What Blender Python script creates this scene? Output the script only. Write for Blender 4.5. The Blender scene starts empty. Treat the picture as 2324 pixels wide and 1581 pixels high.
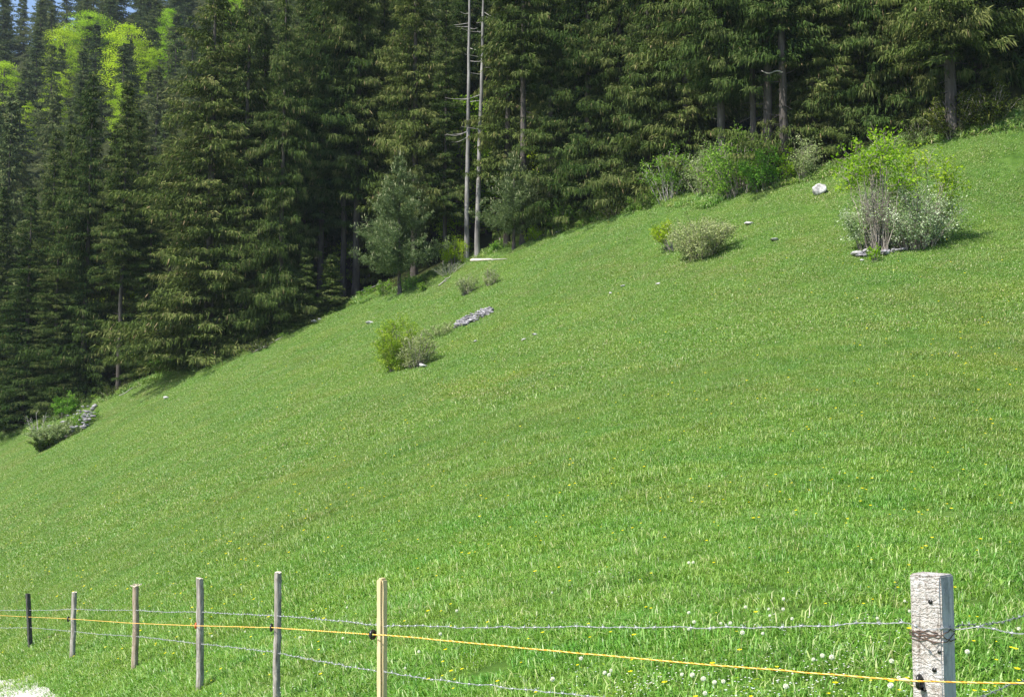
import bpy, math
import numpy as np
from mathutils import Vector
R = math.radians
HAZE = 0.00013
rng = np.random.default_rng(7)
S = bpy.context.scene
# ------------------------------------------------------------------ camera
W0, H0 = 2324.0, 1581.0            # pixel grid used to read positions off the photograph
F0 = 1.1 * W0
PITCH = R(5)
cam = bpy.data.cameras.new('camera'); camo = bpy.data.objects.new('camera', cam)
S.collection.objects.link(camo)
cam.sensor_width = 36; cam.lens = 36 * 1.1; cam.clip_start = 0.05; cam.clip_end = 3000
camo.location = (0, 0, 0); camo.rotation_euler = (R(90) + PITCH, 0, 0)
S.camera = camo
# ------------------------------------------------------------------ light
SUN_EL = 53.0
SAZ = np.array([-0.85, -0.53]); SAZ = SAZ / np.linalg.norm(SAZ)
tosun = Vector((SAZ[0] * math.cos(R(SUN_EL)), SAZ[1] * math.cos(R(SUN_EL)), math.sin(R(SUN_EL))))
world = bpy.data.worlds.new('World'); S.world = world; world.use_nodes = True
nt = world.node_tree; nt.nodes.clear()
sky = nt.nodes.new('ShaderNodeTexSky'); sky.sky_type = 'NISHITA'; sky.sun_disc = False
sky.sun_elevation = R(SUN_EL); sky.sun_rotation = math.atan2(SAZ[0], SAZ[1])
sky.air_density = 1.0; sky.dust_density = 1.2; sky.altitude = 900
bg = nt.nodes.new('ShaderNodeBackground'); bg.inputs['Strength'].default_value = 0.12
wo = nt.nodes.new('ShaderNodeOutputWorld')
nt.links.new(sky.outputs[0], bg.inputs[0]); nt.links.new(bg.outputs[0], wo.inputs[0])
sun = bpy.data.lights.new('sun', 'SUN'); sun.energy = 4.8; sun.angle = R(0.53); sun.color = (1.0, 0.95, 0.86)
suno = bpy.data.objects.new('sun', sun); S.collection.objects.link(suno)
suno.rotation_euler = tosun.to_track_quat('Z', 'Y').to_euler()
S.view_settings.view_transform = 'Standard'; S.view_settings.look = 'None'
S.view_settings.exposure = 0.95; S.view_settings.gamma = 1
S.cycles.max_bounces = 6; S.cycles.diffuse_bounces = 3; S.cycles.glossy_bounces = 1
S.cycles.transmission_bounces = 3; S.cycles.transparent_max_bounces = 4; S.cycles.volume_bounces = 0
S.cycles.use_adaptive_sampling = True; S.cycles.adaptive_threshold = 0.015; S.cycles.use_denoising = True

# ------------------------------------------------------------------ rays and terrain
def uv(px, py):
    X = (px - W0 / 2) / F0; Y = (H0 / 2 - py) / F0
    y = math.cos(PITCH) - Y * math.sin(PITCH)
    return X / y, (math.sin(PITCH) + Y * math.cos(PITCH)) / y
WD = np.array([3.29183755, -1.63858058, 6.51105878, 1.87468258, -1.76321452, -1.43288218, -18.37648749])
def depth_fit(u, v):
    return math.exp(float(np.dot([1, u, v, u * u, u * v, v * v, v ** 3], WD)))
EDGE = [(-300, 1110), (0, 995), (200, 920), (370, 850), (500, 815), (640, 760), (790, 690), (900, 660), (1060, 590), (1200, 540),
        (1350, 495), (1480, 460), (1700, 430), (1850, 400), (2030, 330), (2200, 295), (2324, 270), (2620, 215)]
EP = []
for px, py in EDGE:
    u, v = uv(px, py); d = depth_fit(u, v); EP.append((u, d, v))
EP = np.array(EP)
def edge_y(u): return np.interp(u, EP[:, 0], EP[:, 1])
def edge_v(u): return np.interp(u, EP[:, 0], EP[:, 2])
cp = []
for px in np.linspace(-300, 2620, 12):
    pe = np.interp(px, [e[0] for e in EDGE], [e[1] for e in EDGE])
    for py in np.linspace(pe, 1690, 9):
        u, v = uv(px, py); d = depth_fit(u, v); cp.append((u * d, d, v * d))
for u in np.linspace(-0.56, 0.56, 9):
    ye, ve = edge_y(u), edge_v(u)
    vr = np.interp(u, [-0.56, -0.455, -0.38, -0.2, 0, .5], [0.315, 0.35, 0.39, 0.43, 0.46, 0.50])
    for y in (110, 140, 180, 220, 260):
        v = ve + (vr - ve) * math.log(y / ye) / math.log(260 / ye)
        cp.append((u * y, y, v * y))
    cp.append((u * 340, 340, vr * 265)); cp.append((u * 480, 480, vr * 230))
for x, y, z in [(-12, 0, -3.4), (0, 0, -1.65), (3, 0, -1.35), (-30, 0, -6.5), (14, 0, -1.2), (40, 0, 3), (0, -25, -2.5), (-40, -40, -9), (40, -40, -1),
                (-120, 0, -14), (120, 20, 12), (-160, 60, -10), (0, -150, -12), (-200, -150, -25), (200, -150, 5), (-260, 200, 20), (260, 200, 110), (-400, 0, -40), (400, 0, 60),
                (-400, 400, 30), (400, 400, 150), (0, -350, -30)]:
    cp.append((x, y, z))
CP = np.array(cp)
def _phi(r2): return 0.5 * r2 * np.log(r2 + 1e-9)
n = len(CP)
d2 = ((CP[:, None, :2] - CP[None, :, :2]) ** 2).sum(2)
K = _phi(d2) + np.eye(n) * 0.4
Pm = np.c_[np.ones(n), CP[:, :2]]
M = np.zeros((n + 3, n + 3)); M[:n, :n] = K; M[:n, n:] = Pm; M[n:, :n] = Pm.T
TW = np.linalg.solve(M, np.r_[CP[:, 2], 0, 0, 0])
def H(x, y):
    x = np.atleast_1d(np.asarray(x, float)); y = np.atleast_1d(np.asarray(y, float))
    out = np.empty(x.size); xf = x.ravel(); yf = y.ravel()
    for i in range(0, xf.size, 20000):
        a = xf[i:i + 20000]; b = yf[i:i + 20000]
        r2 = (a[:, None] - CP[None, :, 0]) ** 2 + (b[:, None] - CP[None, :, 1]) ** 2
        out[i:i + 20000] = _phi(r2) @ TW[:n] + TW[n] + TW[n + 1] * a + TW[n + 2] * b
    # soft bumps of the pasture
    m = np.clip((np.hypot(xf, yf) - 4) / 30, 0, 1)
    out += m * (0.05 * np.sin(xf * .55 + 1.3 * np.sin(yf * .31)) * np.sin(yf * .42 + 1) + 0.02 * np.sin(xf * 1.3 + 2) * np.sin(yf * 1.1 + xf * .4))
    return out.reshape(x.shape)
def h1(x, y): return float(H([x], [y])[0])
def ground(px, py, lift=0.0):
    """terrain point seen at a photo pixel"""
    u, v = uv(px, py)
    ys = np.geomspace(3, 330, 500)
    g = H(u * ys, ys) + lift - v * ys
    k = np.argmax(g > 0)
    if k == 0: k = 1 if g[0] > 0 else len(ys) - 1
    a, b, ga, gb = ys[k - 1], ys[k], g[k - 1], g[k]
    y = a + (b - a) * (-ga) / (gb - ga) if gb != ga else b
    return np.array([u * y, y, h1(u * y, y)])
def at(px, py, d):
    u, v = uv(px, py); return np.array([u * d, d, v * d])

# ------------------------------------------------------------------ helpers
HID = bpy.data.collections.new('tuft_library')       # not linked: only geometry nodes read it
def mesh_np(name, verts, faces_list, attrs=None, smooth=False):
    """faces_list: list of int arrays (n,k)"""
    me = bpy.data.meshes.new(name)
    verts = np.asarray(verts, np.float32)
    me.vertices.add(len(verts)); me.vertices.foreach_set('co', verts.ravel())
    loops = np.concatenate([f.ravel() for f in faces_list]).astype(np.int32)
    tot = np.concatenate([np.full(len(f), f.shape[1]) for f in faces_list]).astype(np.int32)
    start = np.r_[0, np.cumsum(tot)[:-1]].astype(np.int32)
    me.loops.add(len(loops)); me.loops.foreach_set('vertex_index', loops)
    me.polygons.add(len(tot)); me.polygons.foreach_set('loop_start', start)
    me.update(calc_edges=True)
    for k, (dom, arr) in (attrs or {}).items():
        a = me.attributes.new(k, 'FLOAT', dom); a.data.foreach_set('value', np.asarray(arr, np.float32))
    if smooth: me.polygons.foreach_set('use_smooth', np.ones(len(tot), bool))
    me.validate()
    return me
def link(name, me, mat, parent=None, loc=None):
    o = bpy.data.objects.new(name, me); S.collection.objects.link(o)
    if mat is not None and not me.materials: me.materials.append(mat)
    if parent: o.parent = parent
    if loc is not None: o.location = [float(c) for c in loc]
    return o
def tag(o, label=None, cat=None, group=None, kind=None):
    if label: o['label'] = label
    if cat: o['category'] = cat
    if group: o['group'] = group
    if kind: o['kind'] = kind
    return o
def empty(name, loc, rz=0.0, sc=(1, 1, 1), rx=0, ry=0):
    o = bpy.data.objects.new(name, None); S.collection.objects.link(o)
    o.location = [float(c) for c in loc]; o.rotation_euler = (rx, ry, rz); o.scale = sc
    o.empty_display_size = 0.3
    return o
def norm(a): return a / (np.linalg.norm(a, axis=-1, keepdims=True) + 1e-9)

class Geo:
    """collects numpy geometry for ONE part mesh"""
    def __init__(s): s.v = []; s.q = []; s.t = []; s.n = 0; s.tq = []; s.tt = []
    def cards(s, base, d, L, Wd, tint, side=None, mid=.42):
        base = np.atleast_2d(base); N = len(base); d = norm(d)
        if side is None:
            side = np.cross(d, rng.normal(size=(N, 3)))
        side = norm(side)
        L = np.broadcast_to(L, N)[:, None]; Wd = np.broadcast_to(Wd, N)[:, None]
        v = np.stack([base, base + d * L * mid + side * Wd / 2, base + d * L, base + d * L * mid - side * Wd / 2], 1).reshape(-1, 3)
        s.v.append(v); s.q.append(np.arange(4 * N).reshape(N, 4) + s.n); s.n += 4 * N
        s.tq.append(np.broadcast_to(tint, N).astype(float))
    def tube(s, pts, rad, sides=6, tint=0.5, cap=True, rough=0.0):
        pts = np.asarray(pts, float); n_ = len(pts); rad = np.broadcast_to(rad, n_)
        t = norm(np.gradient(pts, axis=0))
        ref = np.array([0, 0, 1.0]) if abs(t[0][2]) < .8 else np.array([1.0, 0, 0])
        a = norm(np.cross(t, ref)); b = np.cross(t, a)
        an = np.arange(sides) / sides * 2 * math.pi
        rr = rad[:, None] * (1 + rough * rng.normal(size=(n_, sides))) if rough else np.repeat(rad[:, None], sides, 1)
        v = pts[:, None] + rr[..., None] * (np.cos(an)[None, :, None] * a[:, None] + np.sin(an)[None, :, None] * b[:, None])
        i = np.arange(n_ - 1)[:, None] * sides; j = np.arange(sides)[None]; k = (j + 1) % sides
        q = np.stack([i + j, i + k, i + k + sides, i + j + sides], -1).reshape(-1, 4)
        s.v.append(v.reshape(-1, 3)); s.q.append(q + s.n); s.tq.append(np.full(len(q), tint))
        if cap:
            top = (n_ - 1) * sides + s.n
            tr = np.array([[top, top + m, top + m + 1] for m in range(1, sides - 1)])
            s.t.append(tr); s.tt.append(np.full(len(tr), tint))
        s.n += n_ * sides
    def raw(s, v, q=None, t=None, tint=.5):
        v = np.asarray(v, float); s.v.append(v)
        if q is not None and len(q): s.q.append(np.asarray(q) + s.n); s.tq.append(np.broadcast_to(tint, len(q)).astype(float))
        if t is not None and len(t): s.t.append(np.asarray(t) + s.n); s.tt.append(np.broadcast_to(tint, len(t)).astype(float))
        s.n += len(v)
    def mesh(s, name, smooth=False):
        fl = []; at_ = []
        if s.q: fl.append(np.concatenate(s.q)); at_ += s.tq
        if s.t: fl.append(np.concatenate(s.t)); at_ += s.tt
        return mesh_np(name, np.concatenate(s.v), fl, {'tint': ('FACE', np.concatenate(at_))}, smooth)

# ------------------------------------------------------------------ materials
def nodes(name):
    m = bpy.data.materials.new(name); m.use_nodes = True; t = m.node_tree; t.nodes.clear()
    out = t.nodes.new('ShaderNodeOutputMaterial'); return m, t, out
def ramp(t, stops, interp='LINEAR'):
    r = t.nodes.new('ShaderNodeValToRGB'); cr = r.color_ramp; cr.interpolation = interp
    cr.elements[0].position = stops[0][0]; cr.elements[0].color = (*stops[0][1], 1)
    cr.elements[1].position = stops[-1][0]; cr.elements[1].color = (*stops[-1][1], 1)
    for p, c in stops[1:-1]:
        e = cr.elements.new(p); e.color = (*c, 1)
    return r
def math_n(t, op, a, b=None, c=None):
    n_ = t.nodes.new('ShaderNodeMath'); n_.operation = op
    for i, x in enumerate((a, b, c)):
        if x is None: continue
        if hasattr(x, 'links'): t.links.new(x, n_.inputs[i])
        else: n_.inputs[i].default_value = x
    return n_.outputs[0]
def noise(t, scale, detail=3, vec=None, rough=.5):
    n_ = t.nodes.new('ShaderNodeTexNoise'); n_.inputs['Scale'].default_value = scale; n_.inputs['Detail'].default_value = detail
    n_.inputs['Roughness'].default_value = rough
    if vec is not None: t.links.new(vec, n_.inputs['Vector'])
    return n_.outputs[0]
def worldpos(t):
    return t.nodes.new('ShaderNodeNewGeometry').outputs['Position']
def attr(t, name):
    a = t.nodes.new('ShaderNodeAttribute'); a.attribute_name = name; return a.outputs['Fac']
def mix_c(t, fac, a, b, mode='MIX'):
    m = t.nodes.new('ShaderNodeMix'); m.data_type = 'RGBA'; m.blend_type = mode
    for i, x in ((0, fac), (6, a), (7, b)):
        if hasattr(x, 'links'): t.links.new(x, m.inputs[i])
        elif i == 0: m.inputs[0].default_value = x
        else: m.inputs[i].default_value = (*x, 1)
    return m.outputs[2]
def leaf_mat(name, stops, transl=.3, patch=None, patch_scale=.3, objvar=.25, gloss=.0, tscale=1.0):
    """foliage: colour per leaf from 'tint', slow variation over the world, some variation per plant"""
    m, t, out = nodes(name)
    r = ramp(t, stops)
    t.links.new(attr(t, 'tint'), r.inputs[0])
    col = r.outputs[0]
    if patch:
        wp = worldpos(t)
        f = ramp(t, [(.38, (0, 0, 0)), (.62, (1, 1, 1))]); t.links.new(noise(t, patch_scale, 4, wp, .6), f.inputs[0])
        col = mix_c(t, f.outputs[0], col, mix_c(t, 1.0, col, patch, 'MULTIPLY'))
        f2 = ramp(t, [(.42, (0, 0, 0)), (.7, (1, 1, 1))]); t.links.new(noise(t, patch_scale * 4.3, 5, wp, .65), f2.inputs[0])
        col = mix_c(t, math_n(t, 'MULTIPLY', f2.outputs[0], .7), col, mix_c(t, 1.0, col, (.98, .84, .95), 'MULTIPLY'))
        f3 = ramp(t, [(.55, (0, 0, 0)), (.72, (1, 1, 1))]); t.links.new(noise(t, patch_scale * .55, 3, wp, .6), f3.inputs[0])
        f4 = ramp(t, [(.50, (0, 0, 0)), (.68, (1, 1, 1))]); t.links.new(noise(t, .16, 5, wp, .7), f4.inputs[0])       # brownish seed heads
        col = mix_c(t, math_n(t, 'MULTIPLY', f4.outputs[0], .6), col, mix_c(t, 1.0, col, (1.12, .88, 1.15), 'MULTIPLY'))
        sp_ = t.nodes.new('ShaderNodeSeparateXYZ'); t.links.new(wp, sp_.inputs[0])      # lusher, brighter green towards the near end of the meadow
        ms = t.nodes.new('ShaderNodeMapRange'); ms.inputs['From Min'].default_value = 27; ms.inputs['From Max'].default_value = 6
        t.links.new(math_n(t, 'MULTIPLY_ADD', noise(t, .35, 3, wp), 8.0, math_n(t, 'ADD', sp_.outputs['Y'], -4.0)), ms.inputs['Value'])
        col = mix_c(t, ms.outputs[0], col, mix_c(t, 1.0, col, (1.04, 1.22, 1.0), 'MULTIPLY'))
        col = mix_c(t, f3.outputs[0], col, mix_c(t, 1.0, col, (1.12, 1.04, .9), 'MULTIPLY'))
    if objvar:
        oi = t.nodes.new('ShaderNodeObjectInfo')
        hv = t.nodes.new('ShaderNodeHueSaturation'); t.links.new(col, hv.inputs['Color'])
        t.links.new(math_n(t, 'MULTIPLY_ADD', oi.outputs['Random'], objvar, 1 - objvar / 2), hv.inputs['Value'])
        t.links.new(math_n(t, 'MULTIPLY_ADD', oi.outputs['Random'], -.04, .52), hv.inputs['Hue'])
        col = hv.outputs[0]
    df = t.nodes.new('ShaderNodeBsdfDiffuse'); t.links.new(col, df.inputs[0])
    tr = t.nodes.new('ShaderNodeBsdfTranslucent')
    t.links.new(mix_c(t, 1.0, col, (1.05, 1.12, .7), 'MULTIPLY'), tr.inputs[0])
    mx = t.nodes.new('ShaderNodeMixShader'); mx.inputs[0].default_value = transl
    t.links.new(df.outputs[0], mx.inputs[1]); t.links.new(tr.outputs[0], mx.inputs[2])
    last = mx.outputs[0]
    if gloss:
        g = t.nodes.new('ShaderNodeBsdfGlossy'); g.inputs['Roughness'].default_value = .45; g.inputs[0].default_value = (.9, .9, .9, 1)
        m2 = t.nodes.new('ShaderNodeMixShader'); m2.inputs[0].default_value = gloss
        t.links.new(last, m2.inputs[1]); t.links.new(g.outputs[0], m2.inputs[2]); last = m2.outputs[0]
    t.links.new(last, out.inputs[0])
    return m
def solid_mat(name, stops, scale=6, detail=5, rough=.85, bump=.3, stretch=(1, 1, 1), bscale=None, spec=.2, dist=.02, coords='Object'):
    m, t, out = nodes(name)
    tc = t.nodes.new('ShaderNodeTexCoord'); mp = t.nodes.new('ShaderNodeMapping'); mp.inputs['Scale'].default_value = stretch
    t.links.new(tc.outputs[coords], mp.inputs[0])
    nz = noise(t, scale, detail, mp.outputs[0], .62)
    r = ramp(t, stops); t.links.new(nz, r.inputs[0])
    b = t.nodes.new('ShaderNodeBsdfPrincipled'); b.inputs['Roughness'].default_value = rough; b.inputs['Specular IOR Level'].default_value = spec
    t.links.new(r.outputs[0], b.inputs['Base Color'])
    bp = t.nodes.new('ShaderNodeBump'); bp.inputs['Strength'].default_value = bump; bp.inputs['Distance'].default_value = dist
    t.links.new(noise(t, bscale or scale * 2, 6, mp.outputs[0], .65), bp.inputs['Height']); t.links.new(bp.outputs[0], b.inputs['Normal'])
    t.links.new(b.outputs[0], out.inputs[0]); return m
GP = (.84, .92, .84)
M_grass = leaf_mat('grass_blades', [(0, (.072, .15, .016)), (.35, (.130, .25, .032)), (.7, (.205, .34, .06)), (.9, (.33, .43, .13)), (1, (.50, .46, .28))], .35, GP, .22, .12, .03)
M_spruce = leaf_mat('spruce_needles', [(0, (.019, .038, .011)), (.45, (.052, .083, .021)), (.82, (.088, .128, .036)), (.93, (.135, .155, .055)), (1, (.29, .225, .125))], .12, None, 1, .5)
M_hazedspruce = leaf_mat('hazed_spruce_needles', [(0, (.028, .05, .02)), (.5, (.072, .105, .04)), (.9, (.13, .165, .065)), (1, (.19, .17, .09))], .12, None, 1, .5)  # paler grey-green than the near needles: distance haze put into the colour
M_pine = leaf_mat('pine_needles', [(0, (.045, .072, .024)), (.6, (.12, .155, .06)), (.88, (.20, .24, .11)), (1, (.46, .43, .27))], .12, None, 1, .1)
M_beech = leaf_mat('young_beech_leaves', [(0, (.18, .29, .012)), (.5, (.34, .50, .03)), (1, (.52, .66, .08))], .4, None, 1, .3)
M_bush = leaf_mat('bush_leaves', [(0, (.08, .16, .02)), (.5, (.17, .32, .04)), (1, (.34, .50, .09))], .35, None, 1, .1)
M_lime = leaf_mat('lime_leaves', [(0, (.14, .24, .01)), (.5, (.25, .40, .02)), (1, (.40, .50, .05))], .4, None, 1, .1)
M_white = leaf_mat('whitish_downy_leaves', [(0, (.14, .21, .06)), (.35, (.28, .36, .16)), (.7, (.50, .56, .37)), (1, (.78, .79, .64))], .25, None, 1, .1)
M_greyleaf = leaf_mat('grey_green_leaves', [(0, (.13, .19, .06)), (.5, (.26, .33, .13)), (1, (.50, .54, .30))], .25, None, 1, .1)
M_juniper = leaf_mat('yellow_green_bush_leaves', [(0, (.08, .17, .012)), (.5, (.22, .35, .03)), (1, (.48, .56, .09))], .25, None, 1, .1)
M_darkbush = leaf_mat('dark_shrub_leaves', [(0, (.02, .04, .008)), (.6, (.06, .085, .016)), (1, (.12, .14, .03))], .15, None, 1, .1)
M_petal_y = leaf_mat('yellow_petals', [(0, (.75, .6, .01)), (1, (.85, .75, .03))], .2, None, 1, 0)
M_petal_w = leaf_mat('white_petals', [(0, (.55, .6, .75)), (.5, (.8, .8, .75)), (1, (.8, .7, .68))], .2, None, 1, 0)
M_fluff = leaf_mat('seed_fluff', [(0, (.82, .82, .76)), (1, (.95, .95, .92))], .3, None, 1, 0)
M_stem = leaf_mat('flower_stem', [(0, (.16, .26, .05)), (1, (.3, .33, .12))], .2, None, 1, 0)
M_bark = solid_mat('spruce_bark', [(.3, (.04, .034, .03)), (.55, (.09, .078, .07)), (.75, (.17, .155, .14))], 3, 6, .95, .7, (1, 1, .25), dist=.05)
M_deadbark = solid_mat('weathered_grey_bark', [(.3, (.08, .075, .07)), (.5, (.20, .19, .185)), (.7, (.36, .345, .33))], 2.2, 7, .9, .6, (1, 1, .3), dist=.04)
M_twig = solid_mat('grey_twigs', [(.3, (.14, .12, .10)), (.7, (.34, .30, .26))], 4, 3)
M_paletwig = solid_mat('dead_pale_twigs', [(.3, (.22, .20, .19)), (.7, (.48, .45, .42))], 4, 3)
M_rock = solid_mat('limestone', [(.3, (.13, .13, .12)), (.44, (.34, .33, .32)), (.6, (.55, .54, .53)), (.8, (.74, .73, .72))], 3.0, 8, .95, .8, bscale=5, dist=.12)
M_stone = solid_mat('slab_stones', [(.3, (.09, .085, .09)), (.5, (.25, .24, .255)), (.7, (.46, .445, .46))], 2.4, 8, .95, .8, bscale=6, dist=.08)
M_log = solid_mat('peeled_log', [(.3, (.42, .38, .31)), (.7, (.66, .61, .53))], 3, 4)

# ground
m, t, out = nodes('meadow_ground'); M_ground = m
wp = worldpos(t)
r1 = ramp(t, [(.3, (.03, .065, .012)), (.5, (.06, .115, .02)), (.7, (.10, .165, .035))]); t.links.new(noise(t, 1.6, 8, wp, .7), r1.inputs[0])  # meadow green darkened to include the shadow among the grass blades
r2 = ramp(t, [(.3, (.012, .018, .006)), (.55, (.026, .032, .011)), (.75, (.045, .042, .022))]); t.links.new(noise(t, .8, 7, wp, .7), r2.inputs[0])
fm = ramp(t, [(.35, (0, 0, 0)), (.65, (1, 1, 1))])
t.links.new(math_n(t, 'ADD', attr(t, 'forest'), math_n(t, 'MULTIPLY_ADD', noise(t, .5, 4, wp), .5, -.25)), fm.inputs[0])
r3 = ramp(t, [(.35, (.5, .48, .43)), (.6, (.72, .70, .65))]); t.links.new(noise(t, 6, 8, wp, .75), r3.inputs[0])
fp = ramp(t, [(.45, (0, 0, 0)), (.55, (1, 1, 1))])
t.links.new(math_n(t, 'ADD', attr(t, 'path'), math_n(t, 'MULTIPLY_ADD', noise(t, 3.5, 5, wp, .7), .7, -.35)), fp.inputs[0])
b = t.nodes.new('ShaderNodeBsdfPrincipled'); b.inputs['Roughness'].default_value = 1; b.inputs['Specular IOR Level'].default_value = .05
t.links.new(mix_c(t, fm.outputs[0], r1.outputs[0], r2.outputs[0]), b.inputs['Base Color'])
bp = t.nodes.new('ShaderNodeBump'); bp.inputs['Strength'].default_value = .6; bp.inputs['Distance'].default_value = .06
t.links.new(noise(t, 9, 6, wp, .7), bp.inputs['Height']); t.links.new(bp.outputs[0], b.inputs['Normal'])
t.links.new(b.outputs[0], out.inputs[0])
M_path = solid_mat('pale_gravel', [(.3, (.20, .19, .165)), (.5, (.38, .365, .335)), (.7, (.54, .52, .485))], 14, 8, .95, .5, bscale=40, dist=.02)

# ------------------------------------------------------------------ terrain mesh
_r = [ground(*q_)[:2] for q_ in [(-120, 1508), (0, 1537), (60, 1552), (170, 1581), (330, 1625), (640, 1720), (1000, 1880)]]
PATHL = np.array([(-60, 66), (-34, 45), (-20, 33)] + [tuple(q_) for q_ in _r] + [(1.2, 3.4), (4, 1.2), (9, -1.5), (30, -6)])
_OLD = np.array([(-60, 62), (-30, 37.5), (-18, 27.5), (-11.2, 21.3), (-8.9, 17.2), (-6.75, 13.9), (-4.85, 11.3), (-3.5, 8.9), (-2.2, 6.4), (-.7, 3.9), (3, 1.2), (9, -1.5), (30, -6)])
def path_side(x, y):
    """signed distance to the path's meadow-side rim; positive = on the path side"""
    x = np.asarray(x, float).ravel(); y = np.asarray(y, float).ravel()
    best = np.full(x.size, 1e9); sg = np.zeros(x.size)
    for a, b_ in zip(PATHL[:-1], PATHL[1:]):
        d = b_ - a; L2 = d @ d
        tt = np.clip(((x - a[0]) * d[0] + (y - a[1]) * d[1]) / L2, 0, 1)
        dx = x - a[0] - tt * d[0]; dy = y - a[1] - tt * d[1]; ds = np.hypot(dx, dy)
        s_ = np.sign(d[1] * dx - d[0] * dy) ; u_ = ds < best
        best = np.where(u_, ds, best); sg = np.where(u_, -s_, sg)
    return best * -sg
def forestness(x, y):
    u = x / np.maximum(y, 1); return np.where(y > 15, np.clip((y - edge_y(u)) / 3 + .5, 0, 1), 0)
NX, NY = 330, 330
sx = np.linspace(-1, 1, NX); sy = np.linspace(-1, 1, NY)
gx = 500 * np.sinh(4.6 * sx) / math.sinh(4.6); gy = 12 + 560 * np.sinh(4.6 * sy) / math.sinh(4.6)
X, Y = np.meshgrid(gx, gy); Z = H(X, Y)
idx = np.arange(NX * NY).reshape(NY, NX)
fq = np.stack([idx[:-1, :-1], idx[:-1, 1:], idx[1:, 1:], idx[1:, :-1]], -1).reshape(-1, 4)
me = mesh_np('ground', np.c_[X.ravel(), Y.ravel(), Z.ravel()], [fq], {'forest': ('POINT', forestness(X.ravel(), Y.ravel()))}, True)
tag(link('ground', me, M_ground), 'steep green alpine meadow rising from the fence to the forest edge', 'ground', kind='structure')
# gravel path: a ragged-edged sheet just above the ground
v = []; N = 420
seg = np.r_[0, np.cumsum(np.linalg.norm(np.diff(PATHL, axis=0), axis=1))]
ss = np.linspace(0, seg[-1], N)
cx = np.interp(ss, seg, PATHL[:, 0]); cy = np.interp(ss, seg, PATHL[:, 1])
for _ in range(12):
    cx[1:-1] = (cx[:-2] + cx[1:-1] * 2 + cx[2:]) / 4; cy[1:-1] = (cy[:-2] + cy[1:-1] * 2 + cy[2:]) / 4
tx = np.gradient(cx); ty = np.gradient(cy); tl = np.hypot(tx, ty); nx_, ny_ = ty / tl, -tx / tl      # towards camera side
nx_, ny_ = -np.abs(nx_) * 1, -np.abs(ny_) * 1
jit = np.convolve(rng.normal(size=N + 4), np.ones(5) / 5, 'valid') * .13
cols = [0, .25, .6, 1.1, 1.7, 2.4, 3.0]
for c_ in cols:
    off = c_ + (jit if c_ == 0 else 0)
    px_, py_ = cx + nx_ * off, cy + ny_ * off
    v.append(np.c_[px_, py_, H(px_, py_) + .012 + (.0 if c_ == 0 else .012)])
v = np.stack(v, 1); ii = np.arange(N * len(cols)).reshape(N, len(cols))
q = np.stack([ii[:-1, :-1], ii[:-1, 1:], ii[1:, 1:], ii[1:, :-1]], -1).reshape(-1, 4)
tag(link('path', mesh_np('path', v.reshape(-1, 3), [q], None, True), M_path), 'pale gravel path in the bottom left corner', 'path', kind='structure')

# ------------------------------------------------------------------ grass (nobody could count it)
def tuft(name, nb, rad, hmin, hmax, wd, straw=.06):
    a = rng.uniform(0, 2 * math.pi, nb); r_ = rad * np.sqrt(rng.uniform(0, 1, nb))
    base = np.c_[r_ * np.cos(a), r_ * np.sin(a), np.full(nb, -.02)]
    h = rng.uniform(hmin, hmax, nb) * (1 - .25 * (r_ / rad) ** 2)
    la = rng.uniform(0, 2 * math.pi, nb); lean = rng.uniform(.35, 1.75, nb)
    ld = np.c_[np.cos(la), np.sin(la), np.zeros(nb)]
    side = np.c_[-np.sin(la + rng.normal(0, .5, nb)), np.cos(la), np.zeros(nb)]; side = norm(side)
    w = (wd * rng.uniform(.6, 1.3, nb))[:, None]
    up = np.array([0, 0, 1.0])
    mid = base + up * (h * .6)[:, None] + ld * (h * lean * .28)[:, None]
    tip = base + up * (h * (1 - .36 * lean))[:, None] + ld * (h * lean * .85)[:, None]
    v = np.stack([base - side * w / 2, base + side * w / 2, mid + side * w * .45, mid - side * w * .45, tip], 1).reshape(-1, 3)
    k = np.arange(nb)[:, None] * 5
    q = k + np.array([[0, 1, 2, 3]]); t_ = k + np.array([[3, 2, 4]])
    tint = np.clip(rng.normal(.45, .22, nb), 0, .9); s_ = rng.uniform(size=nb) < straw; tint[s_] = rng.uniform(.9, 1, s_.sum())
    me = mesh_np(name, v, [q, t_], {'tint': ('FACE', np.r_[tint, tint])})
    me.materials.append(M_grass)
    o = bpy.data.objects.new(name, me); return o
def tuft_collection(name, specs):
    c = bpy.data.collections.new(name)
    for s_ in specs: c.objects.link(tuft(*s_))
    return c
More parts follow.
